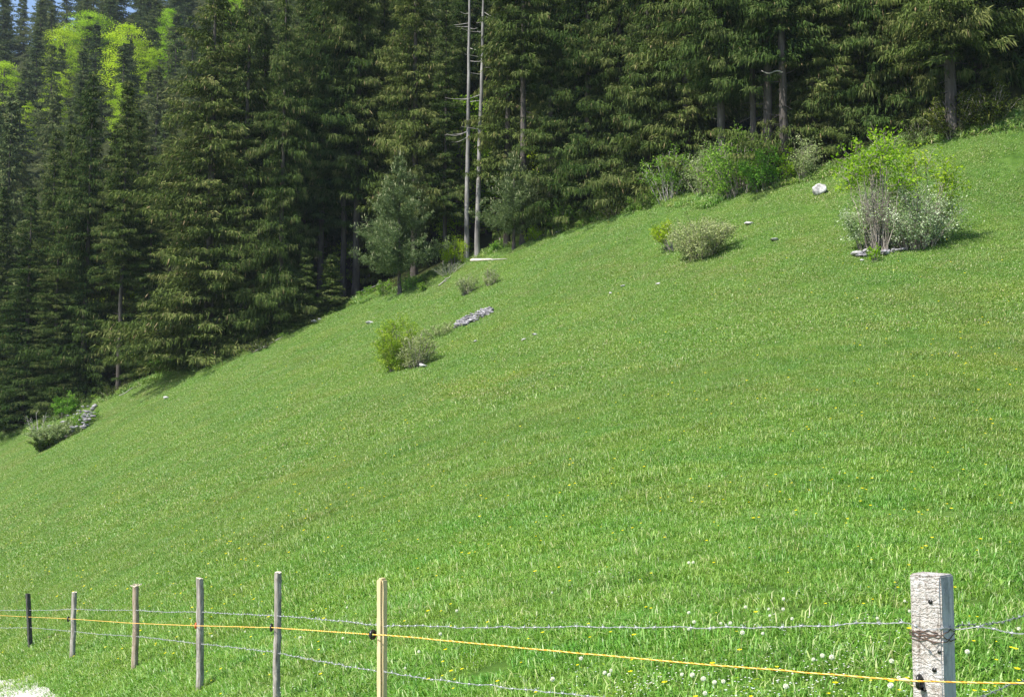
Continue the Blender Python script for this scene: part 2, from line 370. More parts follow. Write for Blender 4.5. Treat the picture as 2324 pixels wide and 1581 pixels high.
def scatter(name, pts, nvar, coll, label, smin, smax, cat='grass', tiltn=None, scal=None):
    N = len(pts)
    me = bpy.data.meshes.new(name); me.vertices.add(N); me.vertices.foreach_set('co', pts.astype(np.float32).ravel())
    a = me.attributes.new('rot', 'FLOAT_VECTOR', 'POINT')
    e_ = .4; hx = (H(pts[:, 0] + e_, pts[:, 1]) - H(pts[:, 0] - e_, pts[:, 1])) / (2 * e_); hy = (H(pts[:, 0], pts[:, 1] + e_) - H(pts[:, 0], pts[:, 1] - e_)) / (2 * e_)
    nz = norm(np.c_[-hx, -hy, np.ones(N)]); th = rng.uniform(0, 2 * math.pi, N)
    c0 = np.c_[np.cos(th), np.sin(th), np.zeros(N)]; yv = norm(np.cross(nz, c0)); xv = np.cross(yv, nz)
    rt = np.c_[np.arctan2(yv[:, 2], nz[:, 2]), -np.arcsin(np.clip(xv[:, 2], -1, 1)), np.arctan2(xv[:, 1], xv[:, 0])]
    a.data.foreach_set('vector', rt.astype(np.float32).ravel())
    a = me.attributes.new('scl', 'FLOAT', 'POINT')
    a.data.foreach_set('value', (scal if scal is not None else rng.uniform(smin, smax, N) * (1 + .22 * np.sin(pts[:, 0] * 1.7 + 2 * np.sin(pts[:, 1] * .9)) * np.sin(pts[:, 1] * 1.3 + 1.5 * np.sin(pts[:, 0] * .6)))).astype(np.float32))
    a = me.attributes.new('var', 'INT', 'POINT'); a.data.foreach_set('value', rng.integers(0, nvar, N).astype(np.int32))
    o = bpy.data.objects.new(name, me); S.collection.objects.link(o)
    g = bpy.data.node_groups.new(name + '_nodes', 'GeometryNodeTree')
    g.interface.new_socket('Geometry', in_out='INPUT', socket_type='NodeSocketGeometry')
    g.interface.new_socket('Geometry', in_out='OUTPUT', socket_type='NodeSocketGeometry')
    gi = g.nodes.new('NodeGroupInput'); go = g.nodes.new('NodeGroupOutput')
    ci = g.nodes.new('GeometryNodeCollectionInfo'); ci.inputs['Collection'].default_value = coll
    ci.inputs['Separate Children'].default_value = True; ci.inputs['Reset Children'].default_value = True
    ip = g.nodes.new('GeometryNodeInstanceOnPoints'); ip.inputs['Pick Instance'].default_value = True
    def na(n_, ty):
        q_ = g.nodes.new('GeometryNodeInputNamedAttribute'); q_.data_type = ty; q_.inputs['Name'].default_value = n_; return q_.outputs['Attribute']
    g.links.new(gi.outputs[0], ip.inputs['Points']); g.links.new(ci.outputs[0], ip.inputs['Instance'])
    g.links.new(na('var', 'INT'), ip.inputs['Instance Index']); g.links.new(na('rot', 'FLOAT_VECTOR'), ip.inputs['Rotation'])
    g.links.new(na('scl', 'FLOAT'), ip.inputs['Scale']); g.links.new(ip.outputs[0], go.inputs[0])
    md = o.modifiers.new('scatter', 'NODES'); md.node_group = g
    return tag(o, label, cat, kind='stuff')
def zone(y0, y1, dens, half=.6, pad=3):
    A = []
    W_ = half * y1 + pad
    n_ = int(dens * 2 * W_ * (y1 - y0)); x = rng.uniform(-W_, W_, n_); y = rng.uniform(y0, y1, n_)
    k = np.abs(x) < half * y + pad; x = x[k]; y = y[k]
    u = x / np.maximum(y, 1)
    k = (y < edge_y(np.clip(u, -.56, .56)) + rng.uniform(-.5, 1.8, len(x))) | (y < 30)
    pd = path_side(x, y); k &= pd < rng.uniform(-.1, .12, len(x))
    return np.c_[x[k], y[k], H(x[k], y[k])]
cA = tuft_collection('grass_near', [(f'near_tuft_{i}', 250, .32, .05, .13, .0065) for i in range(5)] + [(f'near_tall_{i}', 150, .3, .08, .19, .0065, .16) for i in range(2)])
cB = tuft_collection('grass_middle', [(f'middle_tuft_{i}', 330, .5, .045, .12, .009, .06) for i in range(5)] + [('middle_tall', 200, .5, .07, .2, .008, .15)])
cC = tuft_collection('grass_far', [(f'far_tuft_{i}', 420, .85, .045, .12, .016, .05) for i in range(5)] + [('far_tall', 260, .8, .07, .18, .014, .12)])
p = zone(2.2, 14, 19, .6, 1.5); scatter('grass', p, 7, cA, 'coarse near meadow grass around the fence', .75, 1.2)
p = zone(14, 34, 9, .58, 1.5); scatter('grass', p, 6, cB, 'mid-green meadow grass on the middle of the slope', .75, 1.25)
p = zone(34, 96, 3.8, .54, 1.5); scatter('grass', p, 6, cC, 'fine-looking distant meadow grass below the forest', .75, 1.3)

# ------------------------------------------------------------------ conifers
def trunk_geo(Ht, r0, lean=0.0, sides=9, stubs=0, z0=1.5, z1=10, stub_len=1.2):
    g = Geo(); zs = np.linspace(-.6, Ht, 22)
    wob = np.cumsum(rng.normal(0, .02, (22, 2)), 0)
    pts = np.c_[wob[:, 0] + lean * zs, wob[:, 1], zs]
    rad = r0 * np.clip(1 - zs / Ht, .02, 1) ** .8 + .12 * r0 * np.exp(-np.clip(zs, 0, 9) * 2.5) * 3
    g.tube(pts, rad, sides, .5, rough=.05)
    for _ in range(stubs):
        z = rng.uniform(z0, z1); a = rng.uniform(0, 2 * math.pi); L = rng.uniform(.3, 1) * stub_len
        p0 = np.array([np.interp(z, zs, pts[:, 0]), np.interp(z, zs, pts[:, 1]), z])
        s_ = np.linspace(0, 1, 5)[:, None]
        d = np.array([math.cos(a), math.sin(a), rng.uniform(-.25, .15)])
        g.tube(p0 + d * L * s_ + np.array([0, 0, -1]) * (s_ ** 2) * L * rng.uniform(-.3, .4), np.linspace(.03, .006, 5), 4, .5)
    return g, (zs, pts)
def spruce_crown(Ht, z0, Lmax, step=.36, nper=9, droop=.35, hang=1.0, fine=1.0, prof=.75, cones=.06, gaps=.12, wide=1.0):
    g = Geo(); z = z0; up = np.array([0, 0, 1.0])
    bulge = rng.uniform(0, 6.28, 6); fz = rng.uniform(.35, 1.1, 3)
    def lump(z_, a_):      # uneven, lopsided crown
        return 1 + .20 * math.sin(a_ + bulge[2]) * math.sin(z_ * fz[0] * .5 + bulge[3]) + .24 * math.sin(2 * a_ + z_ * fz[1] + bulge[4]) + .16 * math.sin(3 * a_ - z_ * 1.7 * fz[2] + bulge[5])
    while z < Ht - .25:
        tt = (z - z0) / (Ht - z0)
        env = (1 - tt) ** prof * min(1, .8 + tt * 4)
        env *= 1 + .22 * math.sin(z * .9 + bulge[0]) * math.sin(z * .37 + bulge[1])
        k = max(3, int(round(nper * (.6 + .4 * (1 - tt)))))
        for j in range(k):
            if rng.uniform() < gaps: continue
            az = rng.uniform(0, 2 * math.pi); L = max(.25, Lmax * env * rng.uniform(.35, 1.18) * max(.35, lump(z, az))); zb_ = min(z + rng.uniform(-.8, .8) * step * 2, Ht - .3)
            if rng.uniform() < .06: L *= 1.3
            drp = droop * rng.uniform(.4, 1.5)
            o = np.array([math.cos(az), math.sin(az), 0]); lt = np.array([-o[1], o[0], 0])
            nn = max(3, int(L / (.27 / fine)))
            s_ = np.linspace(.12, 1, nn) + rng.normal(0, .02, nn); s_ = np.clip(s_, .05, 1.02)
            rise = .35 * tt if tt > .75 else 0
            zz = zb_ + L * (rise * s_ - 1.15 * drp * s_ * (1.15 - .55 * s_) * (1 - .5 * tt))
            pc = o * (L * s_)[:, None] + lt * (np.sin(s_ * 3 + j) * .05 * L)[:, None]; pc[:, 2] = zz
            ll = (.30 * L * (1.05 - s_) + .22) * rng.uniform(.7, 1.25, nn)
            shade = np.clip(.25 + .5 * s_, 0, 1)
            br = rng.normal(0, .17)
            for sg in (-1, 1):
                ld = norm(o * .75 + lt * sg * .8 + up * (-.18)) ; ld = norm(ld + rng.normal(0, .12, (nn, 3)))
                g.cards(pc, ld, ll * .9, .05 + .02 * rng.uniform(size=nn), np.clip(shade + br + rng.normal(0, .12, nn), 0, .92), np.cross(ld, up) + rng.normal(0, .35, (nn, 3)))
                for f in (.12, .36, .6, .84, 1.05):
                    q_ = pc + ld * (ll * f)[:, None]
                    hl = (.15 + .075 * L * (1 - .3 * s_)) * rng.uniform(.4, 1.6, nn) * hang
                    hl = np.minimum(hl, .55)
                    dd = norm(o * .3 + ld * .45 - up * rng.uniform(1.0, 2.4, (nn, 1)) + rng.normal(0, .24, (nn, 3)))
                    tn = np.clip(shade + br + rng.normal(0, .16, nn), 0, .92)
                    cn = rng.uniform(size=nn) < cones * (.4 + 1.4 * tt); tn[cn] = rng.uniform(.94, 1, cn.sum())
                    sl = rng.uniform(.18, .42, nn) * (1 if wide == 1 else 1.4)
                    sd = norm(ld * .5 + o * .3 + lt * sg * .3 - up * .55 + rng.normal(0, .42, (nn, 3)))
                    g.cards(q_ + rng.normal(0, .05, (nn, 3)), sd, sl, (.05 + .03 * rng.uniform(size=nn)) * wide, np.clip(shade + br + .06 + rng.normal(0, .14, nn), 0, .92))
                    g.cards(q_, dd, hl, (.045 + .025 * rng.uniform(size=nn)) * wide, tn)
        z += step * rng.uniform(.7, 1.3)
    g.cards(np.array([[0, 0, Ht - .6]] * 8), norm(up + rng.normal(0, .3, (8, 3))), .7, .12, .5)
    return g
def make_proto(name, trunk, crown_geo, mtrunk, mcrown, crown_name='crown'):
    return {'name': name, 'trunk': trunk.mesh(name + '_trunk', True), 'crown': crown_geo.mesh(name + '_crown') if crown_geo else None, 'mt': mtrunk, 'mc': mcrown}
protos = {}
def spruce_proto(key, Ht, z0, Lmax, r0, stubs=14, far=False, **kw):
    tg, _ = trunk_geo(Ht, r0, stubs=stubs, z0=min(1.5, z0 * .5), z1=max(z0, 3))
    cg = spruce_crown(Ht, z0, Lmax, **kw)
    protos[key] = make_proto('spruce_' + key, tg, cg, M_bark, M_hazedspruce if far else M_spruce)
    protos[key]['H'] = Ht
for i in range(5): spruce_proto(f'low{i}', 28, .5, [4.2, 3.7, 4.6, 3.9, 4.3][i], .30, cones=.07, droop=[.35, .5, .28, .42, .6][i], hang=[1, 1.25, .85, 1.1, 1.3][i], prof=[.75, .6, .9, .65, .8][i], gaps=[.06, .12, .06, .1, .12][i])     # branches down to the ground
for i in range(3): spruce_proto(f'mid{i}', 30, [6, 8, 4.5][i], [3.6, 3.9, 3.4][i], .28, stubs=26, cones=.06, droop=[.35, .5, .4][i], hang=[1, 1.3, 1.1][i], prof=[.7, .55, .8][i])          # bare lower trunk
for i in range(3): spruce_proto(f'slim{i}', 30, [7, 11, 5][i], [2.4, 2.8, 2.1][i], .24, stubs=36, gaps=.15, cones=.06, droop=[.3, .5, .45][i], hang=1.2)
spruce_proto('small0', 7, .15, 2.0, .10, step=.22, nper=8, stubs=0, hang=.7, fine=1.6, cones=.0, droop=.15)
spruce_proto('small1', 9, .2, 2.1, .11, step=.24, nper=8, stubs=0, hang=.8, fine=1.5, cones=.0, droop=.2)
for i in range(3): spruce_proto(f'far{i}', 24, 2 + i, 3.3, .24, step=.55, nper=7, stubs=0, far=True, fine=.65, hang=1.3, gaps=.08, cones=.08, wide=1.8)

def tree(name, key, base, height, rz=None, width=1.0, label=None, cat='spruce', group=None, crown=True, lean=(0, 0)):
    p_ = protos[key]; sc_ = height / p_['H']
    e = empty(name, (base[0], base[1], base[2] - .05), rng.uniform(0, 6.28) if rz is None else rz, (sc_ * width, sc_ * width, sc_), lean[0], lean[1])
    link('trunk', p_['trunk'], p_['mt'], e)
    if p_['crown'] and crown: link('crown', p_['crown'], p_['mc'], e)
    return tag(e, label, cat, group)

# young pines with upright pale candles
def pine_proto(key, Ht, z0, Lmax):
    tg, _ = trunk_geo(Ht, .13, stubs=6, z0=.8, z1=z0 + .5, stub_len=.8); g = Geo(); up = np.array([0, 0, 1.0]); z = z0
    while z < Ht - .1:
        tt = (z - z0) / (Ht - z0); env = (1 - tt) ** .95 * min(1, .8 + tt * 3)
        for j in range(8 if tt < .8 else 5):
            az = rng.uniform(0, 6.28); L = max(.25, Lmax * env * rng.uniform(.6, 1.15)); o = np.array([math.cos(az), math.sin(az), 0])
            s_ = np.linspace(.15, 1, max(4, int(L / .16))); nn = len(s_)
            pc = o * (L * s_)[:, None] + up * (z + L * (.10 * s_ + .25 * s_ ** 2))[:, None] + rng.normal(0, .10, (nn, 3)) * (L * .5)
            for _ in range(19):
                d = norm(o * .5 + up * .45 + rng.normal(0, .8, (nn, 3)))
                g.cards(pc + rng.normal(0, .09, (nn, 3)), d, rng.uniform(.13, .26, nn), .035, np.clip(.25 + .45 * s_ + rng.normal(0, .15, nn), 0, .93))
            nc = 2
            g.cards(pc[-1] + rng.normal(0, .12, (nc, 3)), norm(up + rng.normal(0, .12, (nc, 3))), rng.uniform(.15, .32, nc), .05, rng.uniform(.93, 1, nc))
        z += .36
    g.cards(np.array([[0, 0, Ht - .3]] * 6), norm(up + rng.normal(0, .15, (6, 3))), .7, .06, .97)
    protos[key] = make_proto('pine_' + key, tg, g, M_bark, M_pine); protos[key]['H'] = Ht
pine_proto('pine0', 9.5, 1.5, 3.4)
pine_proto('pine1', 7.5, 1.4, 3.2)

# broadleaf trees in fresh spring leaf
def beech_proto(key, Ht, Rc, z0, nclump=150, leaf=.22, mat=None):
    tg, (zs, pts) = trunk_geo(Ht * .85, .22, stubs=0); g = Geo(); up = np.array([0, 0, 1.0])
    for _ in range(nclump):
        a = rng.uniform(0, 6.28); zz = rng.uniform(0, 1); rr = Rc * math.sqrt(max(0, 1 - (1.7 * zz - .7) ** 2 if zz > .41 else .55 + zz)) * rng.uniform(.35, 1.0)
        c = np.array([rr * math.cos(a), rr * math.sin(a), z0 + zz * (Ht - z0)])
        o = np.array([math.cos(a), math.sin(a), 0]); k = rng.integers(60, 130)
        q_ = c + rng.normal(0, 1, (k, 3)) * np.array([.6, .6, .17]) * (Rc / 4)
        q_[:, 2] -= .18 * ((q_[:, :2] - c[:2]) @ o[:2])
        d = norm(o * .6 - up * .25 + rng.normal(0, .6, (k, 3)))
        g.cards(q_, d, leaf * rng.uniform(.6, 1.3, k), leaf * .6, np.clip(rng.normal(.5, .2) + rng.normal(0, .15, k), 0, 1), np.cross(d, up) + rng.normal(0, .5, (k, 3)))
        if rng.uniform() < .35:
            zb = max(1.5, c[2] - rr * .9 - .5); p0 = np.array([0, 0, min(zb, Ht * .75)]); s_ = np.linspace(0, 1, 5)[:, None]
            tg.tube(p0 * (1 - s_) + c * s_ + up * .3 * np.sin(s_ * 3.14), np.linspace(.07, .012, 5), 4)
    protos[key] = make_proto('beech_' + key, tg, g, M_bark, mat or M_beech); protos[key]['H'] = Ht
beech_proto('beech0', 16, 5.0, 3)
beech_proto('beech1', 14, 3.6, 3, 110)
beech_proto('under0', 6, 2.4, .6, 70, .14)
beech_proto('under1', 4, 1.8, .3, 55, .12)

# ---- trees at the rim of the forest, left to right (photo pixel of the base, height in m)
FRONT = [
 # key, px, py, height, width, label
 ('low1', -30, 1000, 17, 1.4, 'drooping spruce cut by the left picture edge'),
 ('low0', 52, 985, 19, 1.35, 'broad spruce with drooping branches at the far left forest corner'),
 ('low2', 120, 955, 17, 1.1, 'narrow dark spruce between the far left spruce and the tall pointed one'),
 ('low1', 185, 925, 26, 1.05, 'tall pointed spruce above the light green bush on the left'),
 ('slim1', 268, 885, 24, 1.05, 'thin spruce with a long bare middle trunk left of the biggest spruce'),
 ('low4', 335, 868, 17, 1.15, 'shorter spruce just left of the big spruce, with dead grey twigs beside it'),
 ('low0', 470, 838, 31, 1.3, 'biggest spruce of the left half, branches sweeping to the grass'),
 ('low3', 548, 802, 29, 1.0, 'tall dark spruce standing right against the biggest spruce'),
 ('low4', 634, 768, 30, .62, 'spruce with a shaded foot left of the two small dark spruces'),
 ('mid0', 727, 690, 31, .95, 'spruce with a slim bare trunk above the small dark spruces'),
 ('mid1', 779, 672, 32, .85, 'spruce with a bare grey trunk, left one of a pair beside the young pine'),
 ('mid1', 806, 665, 32, 1.0, 'spruce with a thick bare trunk, right one of a pair beside the young pine'),
 ('low3', 868, 640, 24, .8, 'dark spruce directly behind the bluish young pine'),
 ('mid2', 940, 625, 31, .9, 'tall spruce behind the right side of the bluish young pine'),
 ('mid0', 1008, 600, 20, .9, 'spruce with a thin dark trunk left of the two dead trunks'),
 ('slim2', 1150, 560, 31, 1.0, 'thin ragged spruce right behind the two dead trunks'),
 ('slim1', 1187, 552, 31, 1.15, 'spruce showing a pale bare trunk above the smaller young pine'),
 ('low1', 1252, 535, 26, .85, 'green spruce right of the smaller young pine'),
 ('low0', 1335, 503, 30, .85, 'dark spruce whose skirt touches the top of the meadow, right of centre'),
 ('low4', 1408, 480, 28, .95, 'second dark spruce right of centre with branches down to the shadowed rim'),
 ('low1', 1475, 462, 30, .8, 'tall spruce behind the left end of the rim bushes'),
 ('low3', 1560, 445, 30, 1.0, 'tall spruce rising behind the bushes on the rim'),
 ('mid1', 1640, 440, 31, 1.1, 'spruce whose light grey trunk shows near the top of the photo'),
 ('mid0', 1712, 420, 31, .8, 'spruce with a bare trunk behind the bright green bush'),
 ('slim1', 1746, 415, 31, 1.2, 'spruce with a straight dark trunk right of the bright green bush'),
 ('slim0', 1782, 410, 31, 1.1, 'slim spruce with the rightmost of three bare trunks behind the green bushes'),
 ('low0', 1850, 398, 23, .95, 'broad olive spruce with its skirt above the white boulder'),
 ('low2', 1915, 372, 16, .65, 'small dark spruce behind the leafy sapling'),
 ('low3', 1960, 352, 31, .85, 'shadowed spruce trunk and crown behind the leafy sapling'),
 ('low4', 2035, 332, 30, .9, 'dark spruce above the gap right of the leafy sapling'),
 ('low1', 2095, 322, 26, .8, 'spruce with layered branches left of the rim thicket on the right'),
 ('mid2', 2160, 305, 31, 1.1, 'tall spruce behind the rim thicket on the right'),
 ('low0', 2225, 290, 29, .9, 'spruce with pale tipped branches near the right edge'),
 ('low3', 2300, 272, 28, .95, 'last spruce before the right picture edge'),
 ('low1', 2400, 255, 28, .9, 'spruce just cut off by the right picture edge'),
]
taken = []
for key, px, py, ht, wd, lab in FRONT:
    b_ = ground(px, py); taken.append(b_[:2])
    if key[:3] == 'low': q_ = b_[:2] * (1 + 2.6 * wd / b_[1]); b_ = np.array([q_[0], q_[1], h1(*q_)])
    tree('spruce_tree', key, b_, ht, None, wd * rng.uniform(.8, .98), lab, 'spruce', 'spruces along the forest edge')
tree('small_spruce', 'small1', ground(692, 738), 5.6, 1.2, .95, 'small dark spruce at the rim left of the two bare trunks', 'spruce', 'small spruces at the rim')
tree('small_spruce', 'small0', ground(752, 708), 4.2, 2.2, 1.1, 'lower wide dark spruce bush right of the small spruce', 'spruce', 'small spruces at the rim')
tree('small_spruce', 'small1', ground(655, 752), 4.2, 4.2, .8, 'little spruce tucked under the shaded spruce skirt', 'spruce', 'small spruces at the rim')
tree('young_pine', 'pine0', ground(905, 668), 9.6, .4, 1.0, 'bluish young pine with pale candles left of the dead trunks', 'pine', 'young pines')
tree('young_pine', 'pine1', ground(1166, 566), 6.6, 1.4, 1.0, 'smaller bluish young pine right of the dead trunks', 'pine', 'young pines')
# ---- rows behind
def scatter_trees(n_try, spacing, ufn, yfn, ok, lst):
    got = []
    for _ in range(n_try):
        u = ufn(); y = yfn(u); x = u * y
        if not ok(u, y): continue
        if all((x - a) ** 2 + (y - b__) ** 2 > spacing ** 2 for a, b__ in lst + got): got.append((x, y))
    return got
tk = [tuple(a) for a in taken]
rowB = scatter_trees(4000, 4.2, lambda: rng.uniform(-.53, .52), lambda u: edge_y(u) + rng.uniform(3.5, 17 if u > -.1 else 24), lambda u, y: True, tk)
tk += rowB
rowC = scatter_trees(3000, 6.1, lambda: rng.uniform(-.53, .06), lambda u: edge_y(u) + rng.uniform(24, 62), lambda u, y: True, tk)
tk += rowC
rowD = scatter_trees(5000, 8.0, lambda: rng.uniform(-.55, -.17), lambda u: rng.uniform(135, 285), lambda u, y: y > edge_y(u) + 50, tk)
print('TREES', len(rowB), len(rowC), len(rowD))
def cap_height(x, y, hmin, hmax, tops):
    """tree height so that the woods step down towards the valley at the left"""
    u = x / y; px = W0 / 2 + u * F0; t_ = np.interp(px, [-60, 120, 330, 450, 620, 760], tops) + rng.uniform(-60, 90)
    return float(np.clip(uv(px, t_)[1] * y - h1(x, y), 7, rng.uniform(hmin, hmax)))
NEARS = [(190, 'the tall pointed spruce'), (455, 'the biggest spruce'), (790, 'the pair of bare trunks'), (1070, 'the two dead trunks'), (1335, 'the dark spruce right of centre'), (1700, 'the bright green rim bush'), (1990, 'the leafy sapling'), (2240, 'the right-hand rim thicket')]
def near_of(x, y):
    px = W0 / 2 + x / y * F0; k = min(NEARS, key=lambda q_: abs(q_[0] - px)); return k[1], ('left' if px < k[0] else 'right')
for x, y in rowB:
    px_ = W0 / 2 + x / y * F0
    if any(a_ < px_ < b__ for a_, b__ in ((695, 835), (1030, 1110), (1195, 1228), (1715, 1775))) and y < edge_y(x / y) + 11: continue
    nm, sd = near_of(x, y); k_ = ['low0', 'mid0', 'mid1', 'slim0', 'low2', 'low3', 'low4', 'mid2', 'low1'][rng.integers(9)]
    tree('spruce_tree', k_, (x, y, h1(x, y)), cap_height(x, y, 25, 32, [430, 330, 300, 160, 0, -200]), None, rng.uniform(.8, 1.1),
         f'shaded spruce inside the forest, behind and {sd} of {nm}', 'spruce', 'spruces inside the forest')
for x, y in rowC:
    nm, sd = near_of(x, y)
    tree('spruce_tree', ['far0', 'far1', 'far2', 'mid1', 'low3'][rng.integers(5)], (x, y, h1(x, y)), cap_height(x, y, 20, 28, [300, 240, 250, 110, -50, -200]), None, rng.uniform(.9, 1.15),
         f'dull spruce on rising ground far behind, {sd} of {nm}', 'spruce', 'spruces on the lower mountainside')
BE = [(15, 'the beech at the left edge'), (175, 'the large bright beech'), (290, 'the yellow-green beech'), (395, 'the narrow light beech'), (535, 'the light beech behind the biggest spruce'), (900, 'the light beeches')]
for x, y in rowD:
    px = W0 / 2 + x / y * F0; k = min(BE, key=lambda q_: abs(q_[0] - px)); hi = 'on the skyline' if y > 245 else ('high on the mountainside' if y > 200 else 'halfway up the mountainside')
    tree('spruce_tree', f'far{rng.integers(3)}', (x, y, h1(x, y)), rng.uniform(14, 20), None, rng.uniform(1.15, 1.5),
         f'far spruce {hi}, {"left" if px < k[0] else "right"} of {k[1]}', 'spruce', 'spruces high on the mountainside')
# bright beeches among them: pixel of crown centre, distance, size
def beech(key, px, py_mid, d, ht, wd, label):
    u, v = uv(px, py_mid); x, y = u * d, d; g_ = h1(x, y); top = v * d + ht * .35
    tree('beech_tree', key, (x, y, max(g_, top - ht)), max(ht, 2), None, wd, label, 'beech', 'light green beeches among the spruces')
def beech_at(key, px, py_top, d, wd, label, name='beech_tree', grp='light green beeches among the spruces', cat='beech'):
    u, v = uv(px, py_top); x, y = u * d, d; g_ = h1(x, y); ht = max(1.5, v * d - g_)
    tree(name, key, (x, y, g_), ht, None, wd, label, cat, grp)
    print('beech', px, py_top, round(ht, 1))
def beech_far(key, px, py_top, ht, wd, label, dmin=100):
    """a beech of the given height on the mountainside where its top meets this pixel"""
    u, v = uv(px, py_top); ds = np.linspace(dmin, 300, 400); gap = H(u * ds, ds) + ht - v * ds
    k = int(np.argmin(np.abs(gap))); d = ds[k]; x, y = u * d, d
    print('beech', px, round(d), round(float(gap[k]), 1))
    tree('beech_tree', key, (x, y, h1(x, y)), ht, None, wd, label, 'beech', 'light green beeches among the spruces')
beech_far('beech0', 150, 64, 16, .95, 'lower left bulge of bright green beech leaves below the sky corner')
beech_far('beech0', 203, 26, 17, 1.1, 'large round bright green beech crown, highest of the light trees at the left')
beech_far('beech1', 296, 60, 17, 1.15, 'yellow-green beech between the large bright beech and the tall spruces')
beech_far('beech1', 8, 142, 15, 1.1, 'bright beech cut by the left picture edge')
beech_far('beech1', 386, 22, 16, .7, 'narrow light beech seen between spruces near the top')
beech_far('beech1', 535, -6, 15, .8, 'light beech showing behind the top of the biggest spruce')
beech_far('beech1', 60, 230, 11, .8, 'dim green beech below the one cut by the left picture edge')
beech_far('beech1', 130, 165, 13, .8, 'small green beech under the left bulge of the large bright beech')
beech_far('beech1', 345, 110, 12, .6, 'slender light beech just right of the yellow-green beech')
beech_far('beech1', 280, 190, 12, .7, 'dim green beech lower down behind the thin spruce')
for px, py, d, key, lab in [
    (1048, 225, 84, 'under0', 'light green leaves between spruce and dead trunks, upper clump'),
    (1040, 470, 80, 'under1', 'light green undergrowth behind the foot of the dead trunks'),
    (1105, 480, 82, 'under1', 'light green undergrowth right of the dead trunks'),
    (1205, 320, 82, 'under0', 'bright leafy sapling behind the pale bare trunk'),
    (795, 545, 85, 'under1', 'bright undergrowth between the pair of bare trunks'),
    (755, 600, 84, 'under1', 'bright undergrowth left of the pair of bare trunks'),
    (1732, 205, 74, 'under0', 'bright leaves between the bare trunks behind the green bush'),
    (1770, 280, 72, 'under1', 'bright low leaves right of the bare trunks behind the green bush'),
    (375, 700, 88, 'under0', 'light green sapling left of the big spruce foot'),
    (245, 630, 92, 'under0', 'light green sapling glowing between the left spruces'),
    (2265, 190, 66, 'under0', 'light sapling inside the forest at the right')]:
    beech_at(key, px, py, d, 1.0, lab, 'leafy_sapling', 'leafy undergrowth inside the forest', 'sapling')

# ---- two dead trunks
def dead_trunk(base, top, r0, label, seedn):
    b_ = np.array(base); Ht = top[2] - b_[2]; r0 *= .8
    e = empty('dead_tree', b_)
    g = Geo(); zs = np.linspace(-.5, Ht, 30); k = zs / Ht
    wob = np.cumsum(rng.normal(0, .012, (30, 2)), 0); wob -= np.outer(np.clip(k, 0, 1), wob[-1])
    pts = np.c_[k * (top[0] - b_[0]) + wob[:, 0], k * (top[1] - b_[1]) + wob[:, 1], zs]
    g.tube(pts, r0 * (1 - .62 * np.clip(k, 0, 1)) + .25 * r0 * np.exp(-np.clip(zs, 0, 9) * 2), 12, rough=.03)
    link('trunk', g.mesh('dead_trunk', True), M_deadbark, e)
    for j in range(14):
        z = rng.uniform(.38, .98) * Ht; a = rng.uniform(-.6, .6) + (0 if rng.uniform() < .5 else math.pi); L = rng.uniform(.4, 1.7)
        p0 = np.array([np.interp(z, zs, pts[:, 0]), np.interp(z, zs, pts[:, 1]), z]); s_ = np.linspace(0, 1, 8)[:, None]
        d = np.array([math.cos(a), math.sin(a), rng.uniform(-.1, .25)]); g2 = Geo()
        g2.tube(p0 + d * L * s_ + np.array([0, 0, -1]) * np.sin(s_ * rng.uniform(1.5, 3)) * L * rng.uniform(-.1, .4), np.linspace(.03, .008, 8), 5)
        link('branch', g2.mesh('dead_branch'), M_paletwig, e)
    return tag(e, label, 'dead tree', 'pair of dead trunks')
b1 = ground(1058, 592); b2 = ground(1084, 584)
dead_trunk(b1, at(1066, -60, b1[1]), .22, 'left one of two tall bare grey dead trunks', 1)
dead_trunk(b2, at(1098, -60, b2[1]), .23, 'right one of two tall bare grey dead trunks', 2)

